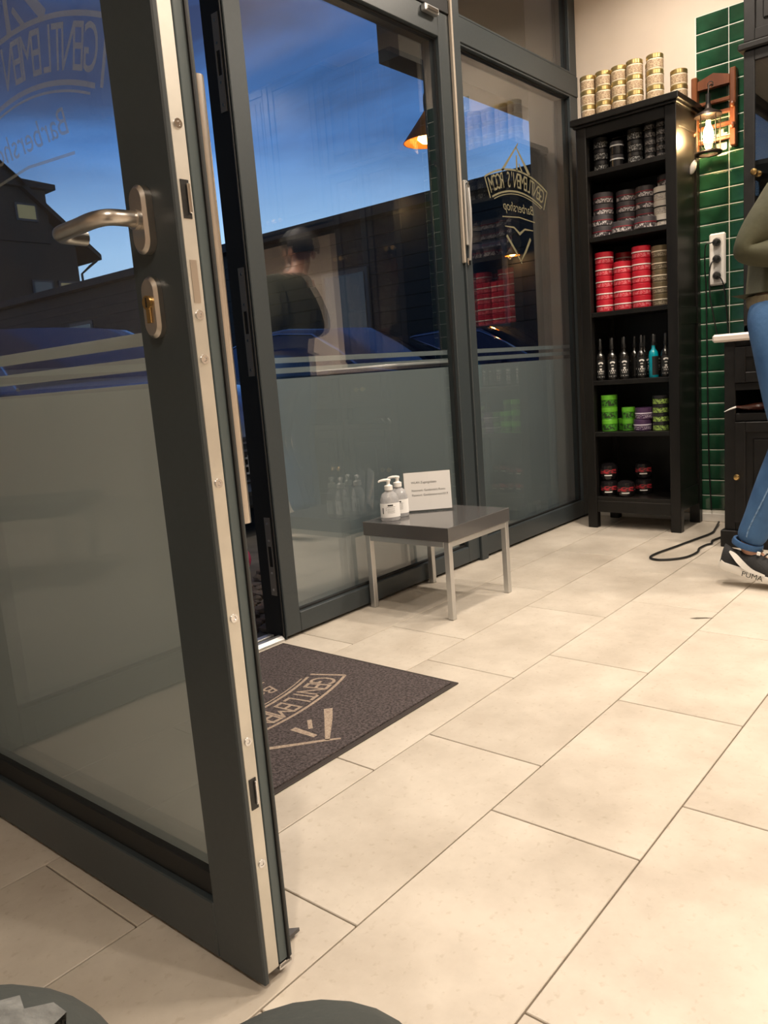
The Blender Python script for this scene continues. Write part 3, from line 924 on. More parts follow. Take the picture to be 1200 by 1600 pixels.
for i, (x, y, z, l) in enumerate([(2.815, .903, z6, 'lower tub of the stack by the window side'), (2.82, .905, z6 + .084, 'upper tub of the stack by the window side'),
                                  (2.80, .808, z6, 'single tub standing in front'), (2.905, .757, z6, 'lower tub of the back stack'), (2.905, .757, z6 + .084, 'upper tub of the back stack')]):
    o = tubr if i == 0 else dup(tubr, (x, y, z))
    o.location = (x, y, z); o.rotation_euler = (0, 0, R(20)); o['group'] = 'domed black tubs on the bottom shelf'; o['label'] = 'domed black tub with red label, ' + l; o['category'] = 'tub'

# ------------------------------------------------------------------ base cabinet and hutch
CX0 = 2.55
cab = thing('base_cabinet', 'black painted base cabinet with brass knob, drawer and open niche', 'cabinet', (2.8, 0, 0))
CY0, CY1 = -.55, .258
body = nb()
box(body, CX0 + .02, XW - .014, CY1 - .02, CY1, .075, .878); box(body, CX0 + .02, XW - .014, CY0, CY0 + .02, .075, .878)
box(body, CX0 + .02, XW - .014, CY0, CY1, .075, .095); box(body, CX0 + .02, XW - .014, CY0, CY1, .555, .575)
box(body, CX0 + .02, XW - .014, CY0, CY1, .680, .700); box(body, XW - .024, XW - .014, CY0, CY1, .075, .878)
obj('carcass', body, BLACKW2, cab)
fr = nb()
for a in ((CY1 - .045, CY1, .075, .878), (CY0, CY0 + .045, .075, .878), (-.17, -.12, .075, .878)):
    box(fr, CX0, CX0 + .02, a[0], a[1], a[2], a[3], .002)
for a in ((CY0 + .045, -.17), (-.12, CY1 - .045)):
    for z0, z1_ in ((.075, .11), (.545, .578), (.675, .705), (.855, .878)):
        box(fr, CX0, CX0 + .02, a[0], a[1], z0, z1_, .002)
obj('face_frame', fr, BLACKW2, cab)
obj('plinth', box(nb(), CX0 - .015, XW - .014, CY0 - .01, CY1 + .014, 0.0005, .0745, .003), BLACKW2, cab)
def panel_door(parent, y0, y1, z0, z1, x, nm='door', knob=None, glass=False, m=BLACKW2):
    d = nb(); s = .042
    for a in ((y0, y0 + s, z0, z1), (y1 - s, y1, z0, z1), (y0 + s, y1 - s, z0, z0 + s), (y0 + s, y1 - s, z1 - s, z1)):
        box(d, x - .018, x - .0005, a[0], a[1], a[2], a[3], .002)
    if not glass:
        box(d, x - .010, x - .002, y0 + s, y1 - s, z0 + s, z1 - s)
        box(d, x - .015, x - .010, y0 + s + .03, y1 - s - .03, z0 + s + .03, z1 - s - .03, .004)
    dd = obj(nm, d, m, parent)
    if glass:
        obj('pane', box(nb(), x - .010, x - .007, y0 + s, y1 - s, z0 + s, z1 - s), GLASS, dd)
    if knob:
        k = nb(); lathe(k, [(0, 0), (.006, 0), (.005, -.010), (.010, -.016), (.0135, -.024), (.010, -.031), (0, -.033)], 18, (x - .018, knob[0], knob[1]), 'x'); obj('knob', k, BRASS, dd, True)
    return dd
panel_door(cab, -.118, CY1 - .047, .112, .543, CX0 + .001, knob=(.197, .312))
panel_door(cab, CY0 + .047, -.172, .112, .543, CX0 + .001, knob=(-.20, .312))
panel_door(cab, -.118, CY1 - .047, .707, .853, CX0 + .001, 'drawer', knob=(.045, .782))
panel_door(cab, CY0 + .047, -.172, .707, .853, CX0 + .001, 'drawer', knob=(-.34, .782))
ct = tag(obj('countertop', box(nb(), CX0 - .025, XW - .012, CY0 - .03, CY1 + .042, .8785, .911, .008), mat('white_counter', (.76, .68, .62), .35)), 'white countertop with rounded edge on the black base cabinet', 'countertop')
br = thing('neck_brush', 'dark hair brush with pale tip lying in the open cabinet niche', 'brush', (2.58, .16, .58))
b = nb(); tube(b, smooth_path([(2.53, .205, .607), (2.56, .175, .603), (2.60, .13, .602), (2.62, .05, .606)], 4), [.004, .005, .006, .008, .010, .012, .014, .016, .017, .017, .016, .013, .008], 10); obj('brush_handle', b, mat('brown_gloss', (.06, .018, .012), .2), br, True)
b = nb(); tube(b, [(2.505, .245, .590), (2.516, .225, .600), (2.53, .205, .607)], [.001, .003, .004], 8); obj('brush_tip', b, WHITEP, br, True)
hu = thing('wall_hutch', 'tall black cupboard with glazed door and brass knob standing on the countertop', 'cupboard', (2.9, 0, .912))
HX = 2.752; H0, H1 = -.272, .234
b = nb()
box(b, HX, XW - .012, H1 - .02, H1, .9115, 2.62); box(b, HX, XW - .012, H0, H0 + .02, .9115, 2.62)
box(b, XW - .02, XW - .012, H0, H1, .9115, 2.62); box(b, HX, XW - .012, H0, H1, .9115, .94); box(b, HX, XW - .012, H0, H1, 2.60, 2.62)
obj('carcass', b, BLACKW2, hu)
obj('ledge', box(nb(), HX - .035, XW - .012, H0 - .015, H1 + .018, 2.042, 2.070, .006), BLACKW2, hu)
for z in (1.25, 1.60): obj('shelf_board', box(nb(), HX + .02, XW - .021, H0 + .021, H1 - .021, z, z + .018), BLACKW2, hu)
ym = (H0 + H1) / 2
panel_door(hu, ym + .002, H1 - .002, .945, 2.04, HX, knob=(.186, 1.563), glass=True)
panel_door(hu, H0 + .002, ym - .002, .945, 2.04, HX, knob=(-.22, 1.563), glass=True)
panel_door(hu, ym + .002, H1 - .002, 2.075, 2.60, HX, knob=None)
panel_door(hu, H0 + .002, ym - .002, 2.075, 2.60, HX, knob=None)

wc = thing('added_cupboard', 'added row of black cupboards out of view, darkening the reflection in the large window', 'cupboard', (2.9, -1.1, 1.80))  # added out of view so the mirrored wall does not pale the sky
b = nb(); box(b, 2.78, XW - .002, -2.20, -.290, 1.80, 2.70); obj('carcass', b, BLACKW2, wc)
for k in range(4):
    panel_door(wc, -2.19 + k * .474, -2.19 + k * .474 + .468, 1.81, 2.69, 2.78, knob=(-2.19 + k * .474 + (.44 if k % 2 == 0 else .03), 1.88))

# ------------------------------------------------------------------ triple socket and cables
so = thing('wall_socket', 'white triple wall socket on the green tiles with three black plugs', 'socket', (3.05, .434, 1.15))
b = nb(); box(b, 3.040, XW - .0096, .397, .472, 1.150, 1.388, .007); obj('socket_frame', b, WHITEP, so)
for i, z in enumerate((1.345, 1.269, 1.193)):
    b = nb(); lathe(b, [(.0, .008), (.019, .008), (.021, -.001), (.023, -.001), (.023, .006)], 24, (3.040, .434, z), 'x'); obj('socket_well', b, mat('socket_grey', (.55, .52, .48), .5), so, True)
cpath = [[(3.022, .434, 1.345), (3.005, .452, 1.343), (3.000, .475, 1.33), (3.03, .487, 1.22), (3.045, .488, 1.15), (3.046, .486, .93), (3.047, .484, .60), (3.046, .48, .30), (3.046, .47, .06)],
         [(3.022, .434, 1.269), (3.006, .450, 1.25), (3.006, .460, 1.20), (3.01, .458, 1.10), (3.03, .448, 1.0), (3.040, .436, .918)],
         [(3.022, .434, 1.193), (3.008, .420, 1.19), (3.006, .397, 1.15), (3.02, .388, 1.05), (3.04, .385, .919)]]
cn = ['upper', 'middle', 'lower']
for i, z in enumerate((1.345, 1.269, 1.193)):
    pl = thing('power_plug', 'black power plug with cable in the %s outlet of the white triple socket' % cn[i], 'plug', (3.03, .434, z), 'plugs in the wall socket')
    b = nb(); lathe(b, [(0, .012), (.0175, .012), (.0175, -.006), (.010, -.020), (0, -.022)], 20, (3.0285, .434, z), 'x'); obj('plug_body', b, BLACKP, pl, True)
    b = nb(); tube(b, smooth_path(cpath[i], 5), .0032, 6); obj('cable', b, BLACKP, pl, True)
cb = nb(); tube(cb, smooth_path([(3.00, .420, .012), (2.86, .395, .006), (2.765, .383, .0055), (2.61, .409, .0055), (2.45, .437, .0055), (2.30, .466, .0055), (2.22, .462, .0055), (2.198, .418, .0055), (2.235, .362, .0055), (2.29, .330, .0055), (2.38, .320, .0055), (2.45, .334, .0055), (2.52, .330, .0055), (2.56, .318, .0055), (2.62, .330, .0055), (2.72, .312, .0055)], 6), .005, 8)
tag(obj('floor_cable', cb, BLACKP, None, True), 'black power cable looping over the floor between bookcase and cabinet', 'cable')

# ------------------------------------------------------------------ lantern on wooden wall frame
WOOD = mat('reddish_wood', (.20, .065, .022), .38, col2=(.11, .032, .012), nscale=22, stretch=(1, 1, .2), bump=.15, bscale=80)
wf = thing('wooden_wall_frame', 'reddish carved wooden ladder frame hanging on the green tiled wall', 'wall frame', (3.03, .45, 1.76))
fx0, fx1 = 3.022, XW - .010
for y in (.357, .527):
    b = nb(); box(b, fx0 - .006, fx1, y - .013, y + .013, 1.755, 2.085, .004); p = obj('frame_post', b, WOOD, wf)
    for z in (1.84, 1.93):
        b = nb(); lathe(b, [(0, -.014), (.008, -.012), (.013, -.004), (.013, .004), (.008, .012), (0, .014)], 12, (fx0 - .006, y, z)); obj('carved_knot', b, WOOD, p, True)
b = nb(); prism(b, [(.372, 2.025), (.512, 2.025), (.512, 2.062), (.470, 2.075), (.442, 2.084), (.414, 2.075), (.372, 2.062)], lambda u, v, h: (h, u, v), fx0, fx1); obj('crest_rail', b, WOOD, wf)
for z in (1.790, 1.850, 1.905, 1.955):
    b = nb(); box(b, fx0 + .006, fx1 - .006, .3705, .5135, z, z + .017, .003); obj('slat', b, WOOD, wf)
ln = thing('lantern', 'lit caged glass lantern hanging from the reddish wooden frame', 'lantern', (2.965, .447, 1.73))
lc = (2.965, .447)
IRON = mat('dark_iron', (.045, .035, .03), .45, metal=.7)
b = nb(); lathe(b, [(0, 1.945), (.012, 1.942), (.014, 1.925), (.020, 1.918), (.056, 1.900), (.060, 1.890), (.056, 1.889), (0, 1.892)], 24, (*lc, 0)); obj('cap', b, IRON, ln, True)
b = nb(); cyl(b, .010, 1.942, 1.985, 14, (*lc, 0)); obj('socket_tube', b, BLACKP, ln, True)
b = nb(); lathe(b, [(.044, 1.750), (.046, 1.760), (.046, 1.884), (.044, 1.888)], 24, (*lc, 0)); obj('glass_cylinder', b, mat_pane('lantern_glass', .06, (.99, .97, .94)), ln, True)
for k in range(5):
    a = 2 * PI * k / 5 + .3
    b = nb(); tube(b, [(lc[0] + .052 * math.cos(a), lc[1] + .052 * math.sin(a), 1.735), (lc[0] + .053 * math.cos(a), lc[1] + .053 * math.sin(a), 1.892)], .0024, 6); obj('cage_bar', b, IRON, ln, True)
b = nb(); lathe(b, [(.040, 1.738), (.057, 1.738), (.060, 1.732), (.057, 1.726), (.040, 1.726), (.040, 1.738)], 24, (*lc, 0)); obj('base_ring', b, IRON, ln, True)
b = nb(); lathe(b, [(0, 1.775), (.016, 1.782), (.024, 1.805), (.020, 1.832), (.010, 1.855), (.010, 1.870), (0, 1.872)], 20, (*lc, 0)); obj('bulb', b, mat('lantern_bulb', (1, .8, .5), .4, emit=(1.0, .66, .30), estr=55.0), ln, True)
b = nb(); tube(b, [(lc[0], lc[1], 1.985), (lc[0] + .01, lc[1], 2.02), (3.01, lc[1], 2.035), (3.024, lc[1], 2.035)], .0035, 8); obj('hanging_hook', b, IRON, ln, True)
b = nb(); tube(b, [(2.998 + .0, lc[1] + .012 * math.cos(a), 2.030 + .014 * math.sin(a)) for a in [2 * PI * k / 16 for k in range(16)]], .0022, 6, True); obj('ring', b, CHROME, ln, True)
ld = bpy.data.lights.new('lantern_glow', 'POINT'); ld.energy = 5.5; ld.color = (1, .66, .32); ld.shadow_soft_size = .02
lo = bpy.data.objects.new('lantern_glow', ld); COL.objects.link(lo); lo.parent = ln; lo.location = Vector((*lc, 1.74 + .02)) - ln.location
lo.location = Vector((2.925, .447, 1.805)) - Vector(ln.location)
orn = thing('shell_pendant', 'white shell-like pendant hanging below the lantern', 'pendant', (2.955, .508, 1.66))
b = nb(); tube(b, smooth_path([(2.955, .503, 1.715), (2.955, .508, 1.700), (2.955, .515, 1.680), (2.955, .522, 1.665), (2.955, .535, 1.658)], 3), [.003, .006, .009, .012, .014, .015, .015, .014, .013, .011, .008, .005, .002], 10); obj('shell', b, mat('shell_white', (.85, .80, .72), .4), orn, True)
b = nb(); tube(b, [(2.955, .500, 1.728), (2.955, .503, 1.715)], .002, 6); obj('cord', b, IRON, orn, True)

# ------------------------------------------------------------------ side table with sanitiser bottles and sign
tb_ = thing('side_table', 'low square side table with grey top and satin steel legs by the window', 'table', (1.353, .928, 0))
TX0, TX1, TY0, TY1 = 1.153, 1.553, .735, 1.119
obj('table_top', box(nb(), TX0, TX1, TY0, TY1, .277, .327, .0015), mat('grey_laminate', (.085, .082, .081), .12, spec=.8), tb_)
lw_ = .022
for x in (TX0 + .004, TX1 - .004 - lw_):
    for y in (TY0 + .004, TY1 - .004 - lw_):
        obj('leg', box(nb(), x, x + lw_, y, y + lw_, .0006, .2765, .0015), ALU, tb_)
for a in ((TX0 + .004 + lw_, TX1 - .004 - lw_, TY0 + .004, TY0 + .004 + lw_), (TX0 + .004 + lw_, TX1 - .004 - lw_, TY1 - .004 - lw_, TY1 - .004),
          (TX0 + .004, TX0 + .004 + lw_, TY0 + .004 + lw_, TY1 - .004 - lw_), (TX1 - .004 - lw_, TX1 - .004, TY0 + .004 + lw_, TY1 - .004 - lw_)):
    obj('apron_bar', box(nb(), a[0], a[1], a[2], a[3], .257, .2765, .001), ALU, tb_)
CLEAR = mat_pane('clear_plastic', .04, (.985, .985, .985))
GEL = mat('clear_gel', (.74, .74, .75), .05, noise=.10, nscale=60, trans=.55, bump=.3, bscale=90)
def dispenser(label, loc, rz):
    t = thing('pump_bottle', label, 'bottle', (0, 0, 0), 'hand sanitiser pump bottles on the side table')
    def ell(prof, n=24, kx=1.0, ky=.72):
        b = nb(); lathe(b, prof, n); bmesh.ops.scale(b, verts=b.verts[:], vec=(kx, ky, 1)); return b
    obj('bottle_body', ell([(0, .0005), (.034, .0005), (.036, .006), (.0355, .055), (.034, .078), (.027, .098), (.014, .108), (.0135, .112), (0, .112)]), GEL, t, True)
    lbm = nb(); prev = None
    for i in range(21):
        a = R(-90 + (i - 10) * 8.4)
        p = [lbm.verts.new((.0366 * math.cos(a), .0366 * .735 * math.sin(a), z)) for z in (.014, .066)]
        if prev: lbm.faces.new((prev[0], p[0], p[1], prev[1]))
        prev = p
    lo_ = obj('front_label', lbm, mat('paper_white', (.90, .89, .87), .6), t)
    def F(u, v, h):
        a = -PI / 2 + u / .0368
        return (.0369 * math.cos(a), .0369 * .738 * math.sin(a), v)
    pb_ = nb()
    strip2d(pb_, [(x * .001, .0585) for x in range(-12, 9, 4)], .005, F)
    strip2d(pb_, [(x * .001, .0525) for x in range(-16, 20, 4)], .0012, F)
    for z in (.047, .043, .039, .035, .031):
        strip2d(pb_, [(x * .001, z) for x in range(-14, 18, 4)], .0007, F)
    for z in (.047, .041): strip2d(pb_, [(-.0185, z), (-.0170, z)], .003, F)
    strip2d(pb_, [(-.032, .028), (-.032, .050)], .004, F)
    obj('label_print', pb_, BLACKP, lo_)
    b = nb(); lathe(b, [(0, .1123), (.0155, .1123), (.0155, .128), (.008, .131), (.0065, .133), (.0065, .143), (0, .143)], 20); obj('pump_collar', b, WHITEP, t, True)
    b = nb(); lathe(b, [(0, .1433), (.009, .1433), (.010, .150), (.008, .152), (0, .152)], 16); tube(b, [(0, 0, .149), (-.016, 0, .1495), (-.032, 0, .147), (-.036, 0, .143)], [.0055, .005, .004, .003], 10); obj('pump_head', b, WHITEP, t, True)
    b = nb(); cyl(b, .0025, .010, .111, 8); obj('dip_tube', b, WHITEP, t, True)
    t.location = loc; t.rotation_euler = (0, 0, rz)
    return t
dispenser('clear pump bottle of hand sanitiser at the table corner, in front of the other one', (1.213, 1.032, .3272), R(-42))
dispenser('clear pump bottle of hand sanitiser standing between the other one and the sign', (1.288, 1.050, .3272), R(-48))
sg = thing('sign_holder', 'acrylic stand with white printed sign on the side table', 'sign', (1.36, .985, .327))
# sign plane: bottom from A to B
A = Vector((1.348, 1.070, 0)); B = Vector((1.469, .932, 0)); dv = (B - A).normalized(); nv = Vector((dv.y, -dv.x, 0)); 
if nv.x > 0: nv = -nv
Ls = (B - A).length
lean = .10
def SF(u, v, h):
    p = A + dv * u + nv * (h - v * lean)
    return Vector((p.x, p.y, .3305 + v))
HS = .150
def slab(u0, u1, v0, v1, h0, h1):
    b = nb(); prism(b, [(u0, v0), (u1, v0), (u1, v1), (u0, v1)], SF, h0, h1); return b
obj('acrylic_front', slab(0, Ls, 0, HS, .0022, .0040), CLEAR, sg)
pp = obj('paper_sheet', slab(.003, Ls - .003, .003, HS - .003, .0004, .0016), mat('paper_white', (.90, .89, .87), .6), sg)
tx = nb()
for s, u, v, sz in (('WLAN Zugangsdaten', .030, .108, .0125), ("Netzwerk: Gentlemen's Room", .030, .078, .0118), ('Passwort: Gentlemensroom2019', .030, .060, .0118)):
    text_bm(tx, s, lambda a, c, h, u=u, v=v: SF(u + a * .88, v + c, .0019), size=sz, align='LEFT')
obj('sign_text', tx, BLACKP, pp)
obj('acrylic_back', slab(0, Ls, 0, HS, -.0016, -.0002), CLEAR, sg)
b = nb(); prism(b, [(-.002, 0), (Ls + .002, 0), (Ls + .002, .0026), (-.002, .0026)], lambda u, v, h: Vector(((A + dv * u + nv * h).x, (A + dv * u + nv * h).y, .3273 + v)), -.045, .022); obj('acrylic_foot', b, CLEAR, sg)

# ------------------------------------------------------------------ door mat
mt = thing('door_mat', 'dark grey-brown entrance mat with beige barbershop print before the door', 'mat', (.25, .76, 0))
MATM = mat('mat_fibre', (.030, .022, .022), .95, noise=.0, col2=(.115, .092, .090), nscale=150, bump=1.0, bscale=300)
obj('pile', box(nb(), -.19, .69, .425, 1.100, .0006, .0075, .001), MATM, mt)
b = nb()
for a in ((-.205, .705, .410, .4245), (-.205, .705, 1.1005, 1.114), (-.205, -.1905, .4245, 1.1005), (.6905, .705, .4245, 1.1005)):
    box(b, a[0], a[1], a[2], a[3], .0006, .0040, .001)
obj('rubber_border', b, mat('mat_rubber', (.035, .026, .022), .7), mt)
b = nb(); logo(b, lambda u, v, h: (.255 - u * 1.16, .803 - v * 1.13, .0079), True, .05); obj('printed_logo', b, mat('mat_print_beige', (.46, .37, .28), .95, col2=(.30, .22, .17), nscale=200, bump=.8, bscale=300), mt)
st = nb(); prism(st, [(-.03, -.004), (-.01, -.012), (.012, -.004), (.035, .002), (.012, .010), (-.014, .008)], lambda u, v, h: (1.534 + v + .4 * u, .029 - u, h), .0001, .0005)
obj('floor_scuff', st, mat('scuff', (.10, .085, .065), .8), floor)

# ------------------------------------------------------------------ outside
PAVE = mat('pavement', (.16, .145, .125), .85, noise=.25, nscale=6, bump=.3, bscale=40)
struct('ground_outside', box(nb(), -30, 45, 1.2155, 60, -.14, -.025), PAVE, 'grey-brown pavement outside the shop door', 'ground')
gv = nb(); random.seed(3)
for i in range(260):
    x = random.uniform(.78, 1.75); y = 1.36 + (x - .8) * .75 + random.uniform(-.14, .20); r = random.uniform(.012, .030)
    t = bmesh.new(); bmesh.ops.create_icosphere(t, subdivisions=1, radius=r)
    for v in t.verts: v.co *= random.uniform(.75, 1.2)
    bmesh.ops.scale(t, verts=t.verts[:], vec=(1, 1, .65)); bmesh.ops.translate(t, verts=t.verts[:], vec=(x, y, -.025 + r * .45))
    me = bpy.data.meshes.new('t'); t.to_mesh(me); gv.from_mesh(me); bpy.data.meshes.remove(me); t.free()
go = obj('gravel', gv, mat('gravel_brown', (.13, .10, .08), .9, noise=.4, nscale=8)); tag(go, 'brown gravel and rubble on the ground just outside the door', 'gravel'); go['kind'] = 'stuff'
bl = thing('play_ball', 'white, pink and navy ball lying outside behind the door edge', 'ball', (1.33, 2.10, -.025))
for nm, a0, a1, m_ in (('white_panel', 0, 2.0, mat('ball_white', (.75, .72, .68), .35)), ('pink_panel', 2.0, 4.2, mat('ball_pink', (.75, .06, .16), .35)), ('navy_panel', 4.2, 6.283, mat('ball_navy', (.02, .03, .09), .35))):
    b = nb(); n = 8; mm = 10; g_ = []
    for i in range(n + 1):
        a = a0 + (a1 - a0) * i / n
        g_.append([b.verts.new((1.33 + .075 * math.cos(t_), 2.10 + .075 * math.sin(t_) * math.cos(a), .0505 + .075 * math.sin(t_) * math.sin(a))) for t_ in [PI * (k + .02) / (mm + .04) for k in range(mm + 1)]])
    for p, q in zip(g_, g_[1:]):
        for k in range(mm): b.faces.new((p[k], p[k + 1], q[k + 1], q[k]))
    obj(nm, b, m_, bl, True)

RENDER = mat('render_pier', (.42, .39, .32), .9, noise=.06, nscale=6, bump=.1, bscale=90)
struct('wall_outside_pier', box(nb(), 3.20, 3.95, 1.217, 1.482, -.025, 4.2), RENDER, 'pale rendered pier outside the window by the bookcase', 'wall')
struct('trim_7', box(nb(), 2.056, 4.6, 1.4825, 1.60, 2.236, 4.2), mat('sign_beam', (.10, .095, .088), .8), 'dark beam over the pavement outside the windows', 'beam')
COPPER = mat('copper_shade', (.62, .22, .045), .40, metal=.25)
def cone_lamp(name, label, apex, rad, hgt, arm, energy, tilt=0.0):
    t = thing(name, label, 'lamp', (apex[0], apex[1], apex[2] - hgt))
    x, y, z = apex
    b = nb(); lathe(b, [(.012, z + .012), (.02, z), (rad, z - hgt), (rad - .004, z - hgt), (.017, z - .004), (0, z - .004)], 28, (x, y, 0)); obj('shade', b, COPPER, t, True)
    b = nb(); lathe(b, [(0, z - hgt * .55), (rad * .33, z - hgt * .65), (rad * .42, z - hgt * .88), (rad * .25, z - hgt * 1.02), (0, z - hgt * 1.05)], 18, (x, y, 0)); obj('bulb', b, mat('outdoor_bulb', (1, .7, .3), .4, emit=(1.0, .55, .16), estr=22.0), t, True)
    b = nb(); tube(b, smooth_path([(x, y, z + .010)] + arm, 6), .008, 10); obj('gooseneck_arm', b, IRON, t, True)
    l_ = bpy.data.lights.new('lamp_glow', 'POINT'); l_.energy = energy; l_.color = (1, .55, .2); l_.shadow_soft_size = .03
    lo_ = bpy.data.objects.new('lamp_glow', l_); COL.objects.link(lo_); lo_.parent = t; lo_.location = (0, 0, -hgt * .12)
    return t
cone_lamp('gooseneck_lamp', 'copper cone lamp glowing orange under the beam outside the large window', (2.325, 1.55, 2.060), .118, .125, [(2.325, 1.553, 2.10), (2.332, 1.556, 2.145), (2.36, 1.558, 2.18), (2.40, 1.558, 2.20), (2.425, 1.558, 2.2355)], 1.2)

# neighbouring low building along the yard
BX = 10.0
nbg = thing('neighbour_building', 'long dark flat-roofed building with boarded wall behind the parked cars', 'building', (12, 15, -.025))
BOARD = mat('dark_board', (.016, .017, .020), .8, noise=.2, nscale=3)
obj('core_wall', box(nb(), BX + .03, 15, 2.0, 28.6, -.025, 3.5), mat('dark_core', (.03, .03, .033), .9), nbg)
for k in range(16):
    z = .0 + k * .215
    obj('board', box(nb(), BX, BX + .029, 2.0, 28.6, z + .008, z + .212), BOARD, nbg)
obj('roof_slab', box(nb(), BX - .25, 15.2, 1.9, 28.8, 3.5, 3.66), mat('roof_dark', (.022, .022, .024), .8), nbg)
for y in (6.2, 9.0, 13.0, 18.0):
    fr_ = obj('window_frame', box(nb(), BX - .04, BX - .001, y - .55, y + .55, 1.45, 2.75), mat('far_frame', (.05, .052, .06), .6), nbg)
    obj('window_pane', box(nb(), BX - .05, BX - .041, y - .47, y + .47, 1.53, 2.67), mat('far_pane', (.015, .018, .026), .08), fr_)
cone_lamp('wall_lamp', 'small copper cone lamp glowing on the dark neighbouring building', (9.80, 5.45, 2.60), .115, .14, [(9.80, 5.45, 2.70), (9.86, 5.45, 2.78), (9.96, 5.45, 2.78), (9.999, 5.45, 2.74)], 5.0)

# house further back
hs = thing('gabled_house', 'dark gabled house with dormer and dimly lit windows behind the yard', 'house', (13, 33, -.025))
HW = mat('house_render', (.035, .033, .029), .9, noise=.1, nscale=1)
HR = mat('house_roof', (.015, .0145, .0145), .8)
prf = [(8.0, -.025), (17.2, -.025), (17.2, 6.95), (12.6, 10.9), (8.0, 6.95)]
b = nb(); prism(b, prf, lambda u, v, h: (u, h, v), 30, 38); obj('house_wall', b, HW, hs)
b = nb(); prism(b, [(18.08, 6.45), (18.08, 6.66), (12.6, 11.37), (12.6, 11.12)], lambda u, v, h: (u, h, v), 29.6, 38.4); obj('roof_slope', b, HR, hs)
b = nb(); prism(b, [(7.1, 6.45), (7.1, 6.66), (12.6, 11.37), (12.6, 11.12)], lambda u, v, h: (u, h, v), 29.6, 38.4); obj('roof_slope', b, HR, hs)
b = nb(); box(b, 13.2, 16.15, 29.9, 35, 7.0, 9.0); dm = obj('dormer', b, HW, hs)
b = nb(); prism(b, [(12.5, 9.0), (16.45, 9.0), (16.45, 9.2), (15.1, 9.27), (14.2, 10.0), (12.5, 10.9)], lambda u, v, h: (u, h, v), 29.6, 35.2); obj('dormer_roof', b, HR, dm)
tube_b = nb(); tube(tube_b, [(17.9, 29.7, 6.42), (17.6, 29.75, 6.2), (17.3, 29.95, 5.9), (17.3, 29.95, 0)], .05, 8); obj('drain_pipe', tube_b, HR, hs, True)
LITW = mat('lit_window', (.3, .25, .12), .5, emit=(.55, .42, .16), estr=.16)
DIMW = mat('dim_window', (.14, .13, .11), .3)
for x0, x1, z0, z1_, m_ in ((14.9, 15.6, 7.85, 8.35, LITW), (15.2, 15.9, 4.6, 5.5, DIMW), (16.3, 17.0, 4.7, 5.5, LITW), (15.2, 15.9, 3.0, 4.3, DIMW), (16.4, 17.0, 3.2, 4.4, DIMW), (12.5, 13.4, 4.6, 5.6, DIMW)):
    yf_ = 29.84 if z0 > 7 else 29.94
    fo = obj('house_window', box(nb(), x0 - .08, x1 + .08, yf_ - .02, yf_ + .055, z0 - .08, z1_ + .08), mat('far_frame', (.05, .052, .06), .6), hs)
    obj('pane', box(nb(), x0, x1, yf_ - .03, yf_ - .021, z0, z1_), m_, fo)

tw = thing('added_house', 'added dark house out of view on the hinge side, blocking reflected sky', 'house', (-6, 8, -.025))  # unseen block, added to keep mirrored sky off the door glass
obj('house_wall', box(nb(), -14, -1.7, 5.0, 14, -.025, 7.0), HW, tw)
b = nb(); prism(b, [(-14.5, 6.9), (-1.2, 6.9), (-1.2, 7.1), (-7.8, 11.2), (-14.5, 7.1)], lambda u, v, h: (u, h, v), 4.6, 14.4); obj('gable_roof', b, HR, tw)
for x in (-10, -7, -4):
    fo = obj('house_window', box(nb(), x - .6, x + .6, 4.95, 4.999, 3.0, 4.5), mat('far_frame', (.05, .052, .06), .6), tw)
    obj('pane', box(nb(), x - .52, x + .52, 4.94, 4.949, 3.08, 4.42), DIMW, fo)
